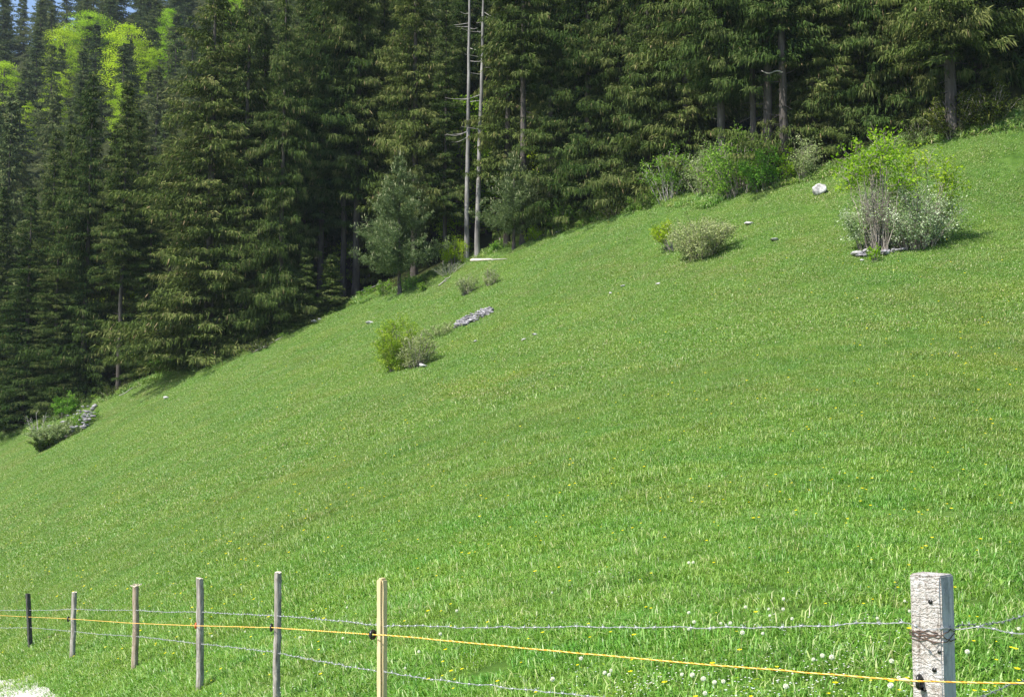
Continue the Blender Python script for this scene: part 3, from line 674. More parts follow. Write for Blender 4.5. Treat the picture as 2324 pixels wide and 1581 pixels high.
# ------------------------------------------------------------------ shrubs
def shrub(name, base, Ht, Rw, label, mat, nstem=14, leaves=1500, leaf=.07, zone0=.25, stem_r=.02, mstem=None, cat='bush', group=None, twig=5, up=1.0, lean=0.0, ang=None, stretch=(1, 1), aspect=.6, updir=.2, spread=.09):
    leaves = int(leaves * 1.5)
    e = empty(name, base); gs = Geo(); gl = Geo(); lp = []; U = np.array([0, 0, 1.0])
    for j in range(nstem):
        a = rng.uniform(0, 6.28) if ang is None else rng.uniform(*ang)
        rr = Rw * math.sqrt(rng.uniform(.02, 1)); hh = Ht * (1 - .45 * (rr / Rw) ** 2) * rng.uniform(.75, 1.05)
        o = np.array([math.cos(a) * stretch[0], math.sin(a) * stretch[1], 0])
        s_ = np.linspace(0, 1, 9)[:, None]
        b0 = o * rr * .35
        pts = b0 + o * (rr * .65) * s_ ** 1.3 + U * hh * s_ ** up + np.array([lean, 0, 0]) * hh * s_ + np.cumsum(rng.normal(0, .012 * Ht, (9, 3)), 0) * np.array([1, 1, .3])
        gz = h1(base[0] + b0[0], base[1] + b0[1]) - base[2]
        pts[:, 2] += gz - .05
        gs.tube(pts, np.linspace(stem_r, stem_r * .25, 9), 5, rough=.05)
        for k in range(twig):
            f = rng.uniform(zone0, .98); p0 = np.array([np.interp(f, s_[:, 0], pts[:, i]) for i in range(3)])
            d = norm(o * .6 + U * .7 * up + rng.normal(0, .55, 3)); L = Ht * rng.uniform(.10, .26); q_ = np.linspace(0, 1, 5)[:, None]
            tp = p0 + d * L * q_ + rng.normal(0, .02 * Ht, (5, 3)) * q_
            gs.tube(tp, np.linspace(stem_r * .4, stem_r * .12, 5), 4)
            lp.append((p0, tp[-1]))
    A = np.array([l[0] for l in lp]); B = np.array([l[1] for l in lp])
    if leaves:
        k = rng.integers(0, len(A), leaves); f = rng.uniform(.1, 1.1, leaves)[:, None]
        q_ = A[k] * (1 - f) + B[k] * f + rng.normal(0, spread * Ht * .5, (leaves, 3)) * np.array([1, 1, .7])
        d = norm(rng.normal(0, 1, (leaves, 3)) + U * updir + norm(q_ * np.array([1, 1, 0])) * .4)
        tb = rng.normal(0, .16, len(A))[k]
        gl.cards(q_, d, leaf * rng.uniform(.6, 1.4, leaves), leaf * aspect * rng.uniform(.7, 1.2, leaves), np.clip(.48 + tb + rng.normal(0, .2, leaves), 0, 1), mid=.5)
        link('foliage', gl.mesh(name + '_foliage'), mat, e)
    link('stems', gs.mesh(name + '_stems', True), mstem or M_twig, e)
    return tag(e, label, cat, group)
# left corner: bush over the stone heap
shrub('leafy_bush', ground(146, 948), 1.9, 1.0, 'light green bush standing over the stone heap at the far left', M_bush, 16, 2600, .11)
shrub('low_bush', ground(185, 968), 1.1, 1.3, 'scrub with pale shoots growing through the upper end of the left stone heap', M_bush, 26, 1500, .10, .2)
shrub('low_bush', ground(125, 1004), 1.5, 2.3, 'low grey-green scrub covering the stone heap at the far left', M_greyleaf, 60, 8200, .10, .15, stretch=(1, .6))
shrub('dark_bush', ground(97, 1022), 1.0, .8, 'small dark evergreen bush at the lower end of the left stone heap', M_darkbush, 22, 2600, .09, .1)
shrub('bare_bush', ground(85, 985), 2.0, 1.3, 'bare grey twiggy bush left of the light green bush', M_bush, 9, 130, .08, .3, .03, M_paletwig)
shrub('rim_sapling', ground(212, 912), .9, .3, 'single tiny leafy sapling on the rim right of the left stone heap', M_bush, 3, 90, .11)
# mid slope
shrub('yellow_bush', ground(905, 838), 2.3, .95, 'round yellow-green bush standing alone on the slope', M_juniper, 60, 16000, .085, .05, .018, aspect=.3, updir=1.2, spread=.07)
shrub('grey_bush', ground(948, 832), 1.6, .85, 'grey-green twiggy bush against the right side of the yellow-green bush', M_greyleaf, 26, 3600, .06, .15)
shrub('grass_clump', ground(1000, 760), .7, 1.3, 'faint grey-green weeds between the yellow-green bush and the stone pile', M_greyleaf, 40, 1300, .07, .1, .007)
shrub('grey_bush', ground(1058, 668), 1.3, .75, 'left one of two small brownish bushes below the dead trunks', M_greyleaf, 24, 2600, .06, .15, group='two small brownish bushes')
shrub('grey_bush', ground(1112, 648), 1.15, .6, 'right one of two small brownish bushes below the dead trunks', M_greyleaf, 22, 1900, .06, .2, group='two small brownish bushes')
shrub('small_bush', ground(962, 660), .7, .45, 'little light green bush in the shade right of the young pine', M_bush, 8, 520, .09)
shrub('pale_bush', ground(1032, 604), 2.1, .9, 'pale-leaved bush at the foot of the left dead trunk', M_lime, 20, 1700, .11, .3)
shrub('brushwood', ground(1020, 622), 1.0, 1.2, 'tangle of dry grey brushwood below the pale-leaved bush', M_greyleaf, 34, 500, .06, .1, .012, M_paletwig)
shrub('round_bush', ground(1592, 584), 2.2, 1.75, 'rounded grey-green thorny bush alone in the upper meadow', M_greyleaf, 64, 8200, .085, .12, .016, twig=7)
shrub('lime_bush', ground(1535, 566), 1.6, 1.5, 'lime green leaves leaning out of the left side of the rounded bush', M_lime, 16, 1500, .085, .5, ang=(2.2, 4.0))
# big thicket right
bb = ground(2045, 575)
shrub('whitish_bush', ground(2080, 562), 2.8, 2.05, 'large whitish-leaved bush, main part of the thicket on the right slope', M_white, 80, 6400, .09, .15, .018, twig=7, stretch=(1.05, .8))
shrub('whitish_bush', ground(1965, 565), 2.3, .95, 'smaller whitish-leaved bush at the left side of the right thicket', M_white, 26, 2600, .09, .3, .018)
shrub('bare_shrub', ground(1998, 572), 3.9, .75, 'dense bundle of bare grey stems in the middle of the right thicket', M_lime, 56, 60, .08, .5, .018, twig=5)
shrub('leafy_sapling', ground(1992, 572), 5.4, 1.3, 'taller sapling with yellow-green leaves on top of bare stems in the right thicket', M_lime, 12, 1700, .15, .82, .035, twig=12, spread=.045, lean=-.10)
shrub('leafy_sapling', ground(2098, 556), 4.6, 1.0, 'shorter airy sapling with yellow-green leaves right of the taller one', M_lime, 9, 950, .14, .66, .03, twig=9, spread=.05)
shrub('lime_bush', ground(1985, 592), .7, .5, 'tiny lime green shoots beside the stones under the right thicket', M_lime, 8, 300, .08)
# rim bushes
shrub('rim_bush', ground(1520, 455), 3.2, 2.1, 'grey-green rim bush with pale crooked branches', M_bush, 30, 2600, .12, .25, .03, M_paletwig)
shrub('rim_bush', ground(1598, 444), 3.0, 1.7, 'darker rim bush between the crooked one and the bright green one', M_greyleaf, 30, 3000, .11, .2, .02)
shrub('bright_bush', ground(1676, 438), 3.7, 2.3, 'large bright green bush on the rim below the bare trunks', M_bush, 40, 6000, .13, .16, .03, M_twig, twig=8)
shrub('bright_bush', ground(1735, 426), 2.7, 1.5, 'right shoulder of bright green leaves beside the large rim bush', M_bush, 22, 3600, .12, .12)
shrub('yellow_rim_bush', ground(1786, 414), 2.1, .7, 'small yellow-green bush on the rim right of the bright green bush', M_lime, 14, 1300, .10, .1)
shrub('rim_bush', ground(1822, 408), 2.5, .9, 'grey-green rim bush under the broad olive spruce', M_greyleaf, 20, 1700, .1, .2)
shrub('rim_bush', ground(2165, 297), 2.2, 1.9, 'dark green rim thicket at the right with spreading branches', M_darkbush, 34, 3600, .13, .2, .03)
shrub('rim_bush', ground(2245, 280), 2.2, 1.6, 'rightmost dark green rim thicket before the picture edge', M_darkbush, 30, 3600, .13, .1, .03)
shrub('rim_bush', ground(1275, 520), 2.2, 1.5, 'mixed green bush under the spruce right of the smaller young pine', M_bush, 24, 2300, .11, .1)
shrub('rim_bush', ground(1230, 538), 1.2, 1.0, 'low light bush at the rim right of the smaller young pine', M_lime, 16, 900, .1, .1)
shrub('rim_bush', ground(380, 846), 1.6, 1.3, 'low dark green bush at the left foot of the biggest spruce', M_bush, 24, 2400, .09, .1)
for px, py, h_, r_, mt, lab in [
    (830, 676, .9, .8, M_bush, 'low weeds between the thick bare trunk and the young pine'),
    (872, 668, 1.1, .7, M_bush, 'low leafy undergrowth left of the young pine stem'),
    (930, 655, 1.2, .8, M_bush, 'leafy undergrowth right of the young pine stem'),
    (1130, 568, .8, .7, M_bush, 'low weeds beside the stake right of the dead trunks'),
    (1205, 545, 1.0, .8, M_lime, 'light green weeds where the rim turns right of the smaller young pine'),
    (1395, 490, 1.0, 1.1, M_darkbush, 'dark scrub at the shaded rim right of centre'),
    (1450, 473, 1.2, 1.0, M_bush, 'green scrub at the rim left of the crooked-branched bush'),
    (590, 795, .9, 1.2, M_darkbush, 'dark scrub under the skirt right of the biggest spruce'),
    (470, 828, 1.1, 1.4, M_darkbush, 'dark scrub under the front of the biggest spruce'),
    (250, 900, 1.0, 1.2, M_darkbush, 'dark scrub in the shade of the thin spruce'),
    (2090, 322, 1.3, 1.2, M_darkbush, 'dark scrub at the rim right of the leafy sapling')]:
    shrub('rim_scrub', ground(px, py), h_, r_, lab, mt, 20, 900, .09, .1, .012, group='scrub along the forest rim')
# dead grey twigs left of the big spruce
shrub('dead_twigs', ground(352, 812), 3.5, 1.6, 'patch of dead grey twigs on the left flank of the biggest spruce', M_bush, 30, 0, .1, .4, .014, M_paletwig, twig=12, cat='dead twigs')

# ------------------------------------------------------------------ tall grass fringe at the rim
pts = []
for px in np.arange(-20, 2340, 2.2):
    pe = np.interp(px, [e[0] for e in EDGE], [e[1] for e in EDGE])
    if rng.uniform() < .55:
        g_ = ground(px, pe + rng.uniform(-6, 5)); pts.append(g_)
for _ in range(90):
    pts.append(ground(rng.uniform(1475, 1625), rng.uniform(448, 466)))
cE = tuft_collection('grass_rim', [(f'rim_tuft_{i}', 130, .5, .15, .5, .03, .1) for i in range(4)])
scatter('tall_grass', np.array(pts), 4, cE, 'taller grass and weeds along the shaded foot of the forest', .6, 1.2)

# ------------------------------------------------------------------ rocks
def ico(n_=3):
    import bmesh
    bm = bmesh.new(); bmesh.ops.create_icosphere(bm, subdivisions=n_, radius=1)
    v = np.array([x.co[:] for x in bm.verts]); f = np.array([[y.index for y in x.verts] for x in bm.faces]); bm.free(); return v, f
IV, IF = ico(3); IV2, IF2 = ico(2)
def rock_shape(v, rough=.35):
    k = rng.normal(0, 1, (13, 3)); k /= np.linalg.norm(k, axis=1)[:, None]; c = rng.uniform(.4, .85, 13)
    v = v.copy()
    for kk, cc in zip(k, c):                       # cut flat facets
        d = v @ kk; m_ = d > cc; v[m_] -= np.outer((d[m_] - cc), kk) * .85
    ph = rng.uniform(0, 6, 3)
    v *= (1 + rough * .35 * np.sin(v[:, :1] * 5 + ph[0]) * np.sin(v[:, 1:2] * 4 + ph[1]) + rng.normal(0, rough * .09, (len(v), 1)))
    return v
def rock(px, py, wpx, hfrac, label, depthf=.8, sink=.12, rz=None, cat='rock', group='pale rocks in the meadow'):
    b_ = ground(px, py); w = wpx / F0 * b_[1] / 2
    v = rock_shape(IV); v = v / np.abs(v).max(0) * np.array([w, w * depthf, w * hfrac])
    v[:, 2] += w * hfrac * (1 - sink * 2) * .75 + .03
    g = Geo(); g.raw(v, None, IF)
    o = link('rock', g.mesh('rock'), M_rock, None, b_); o.rotation_euler = (0, 0, rng.uniform(-.5, .5) if rz is None else rz)
    return tag(o, label, cat, group)
rock(1857, 442, 38, .9, 'white boulder on the upper meadow left of the big thicket', .9, .1)
rock(1620, 454, 22, .45, 'flat white rock at the rim under the bright green bush')
rock(1700, 511, 24, .4, 'pale rock right of the rounded thorny bush')
rock(1757, 547, 20, .35, 'faint flat rock lower right of the rounded thorny bush')
rock(712, 733, 22, .4, 'grey rock in the tree shadow below the small spruces')
rock(724, 727, 14, .5, 'smaller grey rock touching the one in the tree shadow')
rock(838, 735, 20, .4, 'white rock up left of the yellow-green bush')
rock(866, 755, 12, .5, 'little white rock nearest the top left of the yellow-green bush')
rock(960, 834, 22, .5, 'pale rock at the right foot of the yellow-green bush')
rock(376, 905, 20, .4, 'white rock alone on the lower left meadow below the biggest spruce')
rock(1078, 777, 9, .6, 'tiny white rock below the stone pile')
rock(1188, 774, 14, .5, 'small pale rock right of the stone pile, lower of two')
rock(1213, 763, 14, .5, 'small pale rock right of the stone pile, upper of two')
rock(1414, 651, 12, .45, 'small faint rock in mid meadow, left of its neighbour')
rock(1386, 667, 9, .45, 'smallest faint rock in mid meadow, leftmost of three')
rock(1494, 646, 13, .4, 'small faint rock in mid meadow, rightmost of three')
rock(1946, 582, 30, .5, 'pale rock at the lower left of the right thicket')
rock(1966, 574, 18, .6, 'smaller pale rock behind the one at the lower left of the thicket')
rock(2012, 578, 22, .4, 'low rock under the front stems of the right thicket')
rock(2288, 290, 12, .4, 'tiny pale rock on the top meadow near the right edge')
rock(1955, 593, 12, .4, 'little flat stone just below the rocks of the right thicket')
def stone_pile(corners, n_, size, label, heap=.17):
    """corners: pixel polyline of the pile's axis with half width in px"""
    g = Geo(); b0 = ground(*corners[len(corners) // 2][:2])
    xs = [c[0] for c in corners]
    for _ in range(n_):
        px = rng.uniform(xs[0], xs[-1]); cy = np.interp(px, xs, [c[1] for c in corners]); hw = np.interp(px, xs, [c[2] for c in corners])
        p_ = ground(px, cy + rng.uniform(-1, 1) * hw)
        v = rock_shape(IV2, .3) * np.array([1, .7, .38]) * size * rng.uniform(.4, 1.25)
        a, b_ = rng.uniform(0, 6.28), rng.normal(0, .3)
        Rz = np.array([[math.cos(a), -math.sin(a), 0], [math.sin(a), math.cos(a), 0], [0, 0, 1]]); Rx = np.array([[1, 0, 0], [0, math.cos(b_), -math.sin(b_)], [0, math.sin(b_), math.cos(b_)]])
        v = v @ Rx.T @ Rz.T + (p_ - b0) + np.array([0, 0, rng.uniform(.02, heap)])
        g.raw(v, None, IF2, rng.uniform())
    o = link('stone_pile', g.mesh('stone_pile'), M_stone, None, b0)
    return tag(o, label, 'stone pile', None, 'stuff')
stone_pile([(1034, 742, 4), (1060, 731, 9), (1090, 716, 9), (1118, 706, 5)], 260, .16, 'elongated pile of grey slab stones in the middle of the slope')
stone_pile([(95, 1000, 8), (140, 985, 14), (185, 960, 22), (215, 942, 14)], 190, .26, 'grey stone heap half covered by scrub at the far left', .6)
stone_pile([(1940, 582, 4), (2000, 577, 6), (2060, 565, 5)], 60, .16, 'low rubble under the stems of the right thicket', .2)
# pale log at the foot of the dead trunks
a_, b_ = ground(1070, 594), ground(1116, 592); e = empty('fallen_log', a_)
g = Geo(); s_ = np.linspace(0, 1, 12)[:, None]; d_ = b_ - a_; pts = d_ * s_ + np.array([0, 0, .10]); g.tube(pts, np.linspace(.12, .07, 12), 10, rough=.05)
link('log', g.mesh('log', True), M_log, e)
g = Geo(); c_ = ground(1150, 590) - a_; pts = d_ * (1 - s_) + c_ * s_ + np.array([0, 0, .08]); g.tube(pts, np.linspace(.05, .015, 12), 6, rough=.1)
link('branch', g.mesh('log_branch', True), M_paletwig, e)
tag(e, 'pale peeled log lying at the foot of the dead trunks', 'log')
for px, py, L_, an_, lab in [(1290, 518, 2.2, .3, 'fallen grey branch on the rim left of the dark spruce'), (1010, 640, 1.6, 1.1, 'fallen grey branch below the brushwood'), (845, 655, 1.8, -.4, 'fallen branch behind the weeds beside the young pine'),
                              (610, 785, 2.0, .6, 'fallen branch in the shade right of the biggest spruce'), (1640, 446, 1.5, .1, 'fallen twig branch at the foot of the bright green bush'), (300, 885, 1.8, .5, 'fallen branch at the shaded rim right of the thin spruce')]:
    b_ = ground(px, py); g = Geo(); s_ = np.linspace(-.5, .5, 9)[:, None]; dx_ = np.array([math.cos(an_), math.sin(an_), 0]); pts = dx_ * s_ * L_
    for q_ in pts: q_[2] = h1(b_[0] + q_[0], b_[1] + q_[1]) - b_[2] + .12
    pts += rng.normal(0, .03, pts.shape); g.tube(pts, np.linspace(.04, .012, 9), 6)
    for _ in range(6):
        k_ = rng.integers(2, 8); d_ = norm(dx_ + rng.normal(0, .7, 3)); d_[2] = abs(d_[2]) * .6; g.tube(pts[k_] + d_ * np.linspace(0, rng.uniform(.2, .6), 4)[:, None], [.014, .01, .007, .004], 4)
    tag(link('fallen_branch', g.mesh('fallen_branch', True), M_paletwig, None, b_), lab, 'branch', 'fallen branches along the rim')
# pale dead branch high in the trees on the right: belongs to a snag
bs = ground(1790, 405); e = empty('dead_snag', bs); g = Geo(); pt = at(1775, 165, bs[1] - .6) - bs
g.tube(np.array([[0, 0, -.3], [0, 0, pt[2] * .5], [pt[0], pt[1], pt[2]]]), [.07, .05, .03], 7); link('trunk', g.mesh('snag_trunk', True), M_bark, e)
g = Geo(); p2 = at(1728, 163, bs[1] - .8) - bs; s_ = np.linspace(0, 1, 9)[:, None]
g.tube(pt * (1 - s_) + p2 * s_ + np.array([0, 0, .09]) * np.sin(s_ * 7), np.linspace(.05, .02, 9), 6); link('branch', g.mesh('snag_branch', True), M_paletwig, e)
tag(e, 'thin snag with one pale horizontal dead branch above the rim bushes', 'dead tree')

# ------------------------------------------------------------------ fences
def wood_mat(name, dark, mid, light, grain=1.0, wavy=False, bump=.5):
    m, t, out = nodes(name)
    tc = t.nodes.new('ShaderNodeTexCoord'); mp = t.nodes.new('ShaderNodeMapping'); mp.inputs['Scale'].default_value = (9, 9, .9)
    t.links.new(tc.outputs['Object'], mp.inputs[0])
    n1 = noise(t, 6 * grain, 6, mp.outputs[0], .65)
    r_ = ramp(t, [(.3, dark), (.5, mid), (.68, light)]); t.links.new(n1, r_.inputs[0]); col = r_.outputs[0]
    n2 = noise(t, 2.5, 3, tc.outputs['Object'])
    rk = ramp(t, [(.5, (0, 0, 0)), (.62, (1, 1, 1))]); t.links.new(noise(t, 11, 5, tc.outputs['Object'], .7), rk.inputs[0])
    if not wavy and bump > .3: col = mix_c(t, math_n(t, 'MULTIPLY', rk.outputs[0], .55), col, tuple(c * .35 for c in mid))
    col = mix_c(t, math_n(t, 'MULTIPLY', n2, .5), col, tuple(c * .55 for c in mid))
    hgt = n1
    if wavy:      # curling saw marks, broken up by cracks and brown weather stains
        w = t.nodes.new('ShaderNodeTexWave'); w.wave_type = 'BANDS'; w.bands_direction = 'Z'
        for k_, v_ in (('Scale', 15), ('Distortion', 13), ('Detail', 3.5), ('Detail Scale', 1.7), ('Detail Roughness', .7)): w.inputs[k_].default_value = v_
        t.links.new(tc.outputs['Object'], w.inputs['Vector'])
        n3 = noise(t, 5, 3, tc.outputs['Object'], .6); n4 = noise(t, 70, 5, tc.outputs['Object'], .75)
        wv = math_n(t, 'ADD', w.outputs['Fac'], math_n(t, 'MULTIPLY_ADD', n3, 2.2, -1.0))
        rr = ramp(t, [(0, (.52, .44, .40)), (.18, (.85, .81, .78)), (.4, (1, 1, 1))]); t.links.new(wv, rr.inputs[0])
        r4 = ramp(t, [(.34, (.38, .32, .29)), (.44, (.86, .83, .8)), (.55, (1, 1, 1))]); t.links.new(n4, r4.inputs[0])
        r5 = ramp(t, [(.4, (.96, .97, .98)), (.7, (.74, .69, .63))]); t.links.new(noise(t, 9, 5, tc.outputs['Object'], .7), r5.inputs[0])
        mp2 = t.nodes.new('ShaderNodeMapping'); mp2.inputs['Scale'].default_value = (30, 30, 1.1); t.links.new(tc.outputs['Object'], mp2.inputs[0])
        r6 = ramp(t, [(.33, (.34, .29, .26)), (.40, (1, 1, 1))]); t.links.new(noise(t, 2.2, 4, mp2.outputs[0], .6), r6.inputs[0])
        for q_ in (rr, r4, r5, r6): col = mix_c(t, .9, col, q_.outputs[0], 'MULTIPLY')
        hgt = math_n(t, 'ADD', n4, math_n(t, 'MULTIPLY', wv, .5))
    b = t.nodes.new('ShaderNodeBsdfPrincipled'); b.inputs['Roughness'].default_value = .9; b.inputs['Specular IOR Level'].default_value = .15
    t.links.new(col, b.inputs['Base Color'])
    bp = t.nodes.new('ShaderNodeBump'); bp.inputs['Strength'].default_value = bump; bp.inputs['Distance'].default_value = .006
    t.links.new(hgt, bp.inputs['Height']); t.links.new(bp.outputs[0], b.inputs['Normal']); t.links.new(b.outputs[0], out.inputs[0])
    return m
M_greywood = wood_mat('grey_weathered_wood', (.11, .095, .08), (.33, .30, .265), (.56, .525, .475))
M_brownwood = wood_mat('brown_bark_pole', (.15, .115, .085), (.36, .285, .215), (.55, .475, .39))
M_darkwood = wood_mat('dark_stained_wood', (.035, .035, .035), (.075, .075, .07), (.16, .16, .15))
M_newwood = wood_mat('fresh_pale_wood', (.52, .40, .20), (.66, .53, .30), (.72, .60, .38), .5, bump=.1)
M_squarewood = wood_mat('square_post_face', (.40, .38, .36), (.57, .55, .53), (.70, .685, .67), 1, True, .9)
M_shadedside = wood_mat('square_post_shaded_side', (.22, .23, .24), (.42, .43, .45), (.55, .56, .58), 1)  # side faces darker and bluer: their shade is put into the wood colour
M_cut = solid_mat('sawn_end', [(.3, (.5, .42, .3)), (.7, (.75, .68, .55))], 8)
def simple(name, col, rough=.5, metal=0, noise_amt=.15):
    m, t, out = nodes(name); b = t.nodes.new('ShaderNodeBsdfPrincipled')
    tc = t.nodes.new('ShaderNodeTexCoord'); nz = noise(t, 60, 3, tc.outputs['Object'])
    t.links.new(mix_c(t, nz, tuple(c * (1 - noise_amt) for c in col), tuple(min(1, c * (1 + noise_amt)) for c in col)), b.inputs['Base Color'])
    b.inputs['Roughness'].default_value = rough; b.inputs['Metallic'].default_value = metal
    t.links.new(b.outputs[0], out.inputs[0]); return m
M_wire = simple('galvanised_wire', (.38, .39, .41), .5, .5, .3)
M_rust = simple('rusty_wire', (.12, .075, .055), .8, .2, .4)
M_black = simple('black_plastic', (.012, .012, .012), .35)
M_redp = simple('red_plastic', (.55, .09, .02), .4)
M_rope = simple('orange_rope', (.80, .36, .03), .6, 0, .3)
M_ropey = simple('yellow_strand', (.82, .68, .25), .7)

POSTD = [22.2, 19.1, 15.8, 12.6, 9.9, 7.4, 4.7]
def round_post(px, d, ptop, rad, mat, label, lean_px=0, split=False, sides=14, rough=.06, cut=True):
    u, _ = uv(px, 1450); x, y = u * d, d; gz = h1(x, y)
    topz = uv(px, ptop)[1] * d; Ht = topz - gz
    e = empty('fence_post', (x, y, gz)); g = Geo()
    zs = np.linspace(-.35, Ht, 26); k = zs / Ht
    lx = -lean_px / F0 * d
    wob = np.cumsum(rng.normal(0, .0022, (26, 2)), 0)
    pts = np.c_[lx * k + wob[:, 0], wob[:, 1], zs]
    pr = 1 + rng.normal(0, rough, sides)        # constant cross-section flutes
    n_ = 26; an = np.arange(sides) / sides * 6.283
    rr = rad * (1.06 - .1 * k)[:, None] * pr[None] * (1 + rng.normal(0, rough * .35, (n_, sides)))
    v = np.stack([pts[:, 0:1] + rr * np.cos(an), pts[:, 1:2] + rr * np.sin(an), np.repeat(pts[:, 2:3], sides, 1)], -1)
    v[-1, :, 2] += rng.normal(0, .006, sides)
    i = np.arange(n_ - 1)[:, None] * sides; j = np.arange(sides)[None]; kk = (j + 1) % sides
    g.raw(v.reshape(-1, 3), np.stack([i + j, i + kk, i + kk + sides, i + j + sides], -1).reshape(-1, 4))
    link('pole', g.mesh('fence_pole', True), mat, e)
    if cut:
        g = Geo(); top = v[-1]; c = top.mean(0)
        g.raw(np.r_[top * 1.0 + (top - c) * .0 + np.array([0, 0, .002]), [c + np.array([0, 0, .012])]], None, [[a, (a + 1) % sides, sides] for a in range(sides)])
        link('sawn_top', g.mesh('sawn_top'), M_cut, e)
    return e, np.array([x, y, gz]), Ht
def box_post(px, d, ptop, wx, wy, rz, mat, label, lean_px=0, bev=.008):
    import bmesh
    u, _ = uv(px, 1450); x, y = u * d, d; gz = h1(x, y); Ht = uv(px, ptop)[1] * d - gz
    e = empty('fence_post', (x, y, gz), rz)
    bm = bmesh.new(); bmesh.ops.create_cube(bm, size=1)
    for v in bm.verts: v.co.x *= wx; v.co.y *= wy; v.co.z = v.co.z * (Ht + .35) + (Ht - .35) / 2
    ve = [e_ for e_ in bm.edges if abs(e_.verts[0].co.z - e_.verts[1].co.z) > .5]
    bmesh.ops.subdivide_edges(bm, edges=ve, cuts=14)
    bmesh.ops.bevel(bm, geom=[e_ for e_ in bm.edges if len(e_.link_faces) == 2 and e_.calc_face_angle(0) > 1], offset=bev, segments=2, affect='EDGES')
    for v in bm.verts:
        v.co.x += rng.normal(0, .0012) - lean_px / F0 * d * v.co.z / Ht; v.co.y += rng.normal(0, .0012)
    me = bpy.data.meshes.new('fence_pole'); bm.to_mesh(me); bm.free()
    return e, me, np.array([x, y, gz]), Ht
def ring(name, mat, parent, loc, R0, r0, axis='x'):
    a = np.linspace(0, 6.2832, 17); pts = np.c_[np.zeros(17), np.cos(a) * R0, np.sin(a) * R0] if axis == 'x' else np.c_[np.cos(a) * R0, np.zeros(17), np.sin(a) * R0]
    g = Geo(); g.tube(pts, r0, 8, cap=False); o = link(name, g.mesh(name, True), mat, parent, loc); return o
FP = 'fence posts between the path and the meadow'
posts = []
e, me, b_, Ht = box_post(70, POSTD[0], 1345, .075, .075, .9, M_darkwood, '', lean_px=11)
link('pole', me, M_darkwood, e); tag(e, 'dark square leaning fence post, leftmost in the row', 'fence post', FP)
e, b_, Ht = round_post(167, POSTD[1], 1343, .042, M_greywood, '', 0); tag(e, 'smooth light grey round fence post, second from the left', 'fence post', FP)
L_ = lambda px, py, d, b0: list(at(px, py, d) - b0)
ring('insulator', M_black, e, L_(155, 1404, POSTD[1], b_), .035, .012)
e, b_, Ht = round_post(307, POSTD[2], 1329, .042, M_brownwood, '', 3); tag(e, 'brown patchy fence post with a splayed pale top, third from the left', 'fence post', FP)
g = Geo(); sp = np.c_[rng.normal(0, .022, 26), rng.normal(0, .022, 26), np.full(26, Ht)]
g.cards(sp, norm(np.c_[sp[:, :2] * 9, rng.uniform(.1, .7, 26)]), rng.uniform(.02, .05, 26), .02, .5); link('splintered_top', g.mesh('splinters'), M_cut, e)
e, b_, Ht = round_post(457, POSTD[3], 1313, .040, M_greywood, '', 3, rough=.10); tag(e, 'knobbly pale grey fence post with flaking bark, fourth from the left', 'fence post', FP)
ring('insulator', M_redp, e, L_(445, 1419, POSTD[3], b_), .026, .010)
e, b_, Ht = round_post(630, POSTD[4], 1299, .030, M_greywood, '', 0, rough=.12, sides=9); tag(e, 'thin split grey fence post with a black insulator, left of the new one', 'fence post', FP)
ring('insulator', M_black, e, L_(616, 1423, POSTD[4], b_), .026, .011)
e, me, b_, Ht = box_post(869, POSTD[5], 1311, .052, .07, .42, M_newwood, '', lean_px=4, bev=.014)
link('pole', me, M_newwood, e); tag(e, 'new pale yellow planed fence post with rounded top', 'fence post', FP)
e.rotation_euler = (0, 0, -.52)
import mathutils
def loc_in(e, wpt): 
    m_ = mathutils.Matrix.Translation(e.location) @ e.rotation_euler.to_matrix().to_4x4(); return list(m_.inverted() @ Vector([float(c) for c in wpt]))
ring('insulator', M_black, e, loc_in(e, at(846, 1439, POSTD[5])), .024, .011)
g = Geo(); g.tube(np.array([[0, 0, 0], [.04, 0, 0]]), .006, 6); link('insulator_screw', g.mesh('screw'), M_rust, e, loc_in(e, at(850, 1440, POSTD[5])))
# the square post on the right
e7, me, b7, Ht7 = box_post(2118, POSTD[6], 1301, .132, .118, -.76, M_squarewood, '', bev=.006)
e7.rotation_euler = (0, 0, -.80)
me.materials.append(M_squarewood); me.materials.append(M_shadedside)
for p_ in me.polygons:
    if abs(p_.normal.x) > .6: p_.material_index = 1
link('pole', me, None, e7); tag(e7, 'thick square weathered post with worm-eaten face, at the bottom right', 'fence post', FP)
def on_face(px, py):   # hit of a pixel ray with the post's front face, in post space
    o = Vector((0, 0, 0)); dv = Vector([float(c) for c in at(px, py, 1.0)])
    m_ = (mathutils.Matrix.Translation(e7.location) @ e7.rotation_euler.to_matrix().to_4x4()).inverted()
    o2 = m_ @ o; d2_ = m_.to_3x3() @ dv; k = (-.059 - o2.y) / d2_.y; return o2 + d2_ * k
for i, (hx, hy, hr) in enumerate([(2112, 1364.5, .0075), (2121, 1519, .0075), (2132, 1478, .006)]):
    p_ = on_face(hx, hy); an = np.linspace(0, 6.283, 13)[:-1]
    g = Geo(); g.tube(np.array([[0, .004, 0], [0, -.004, 0]]), hr * 1.25, 12); link('bored_hole', g.mesh('hole'), M_black, e7, p_)
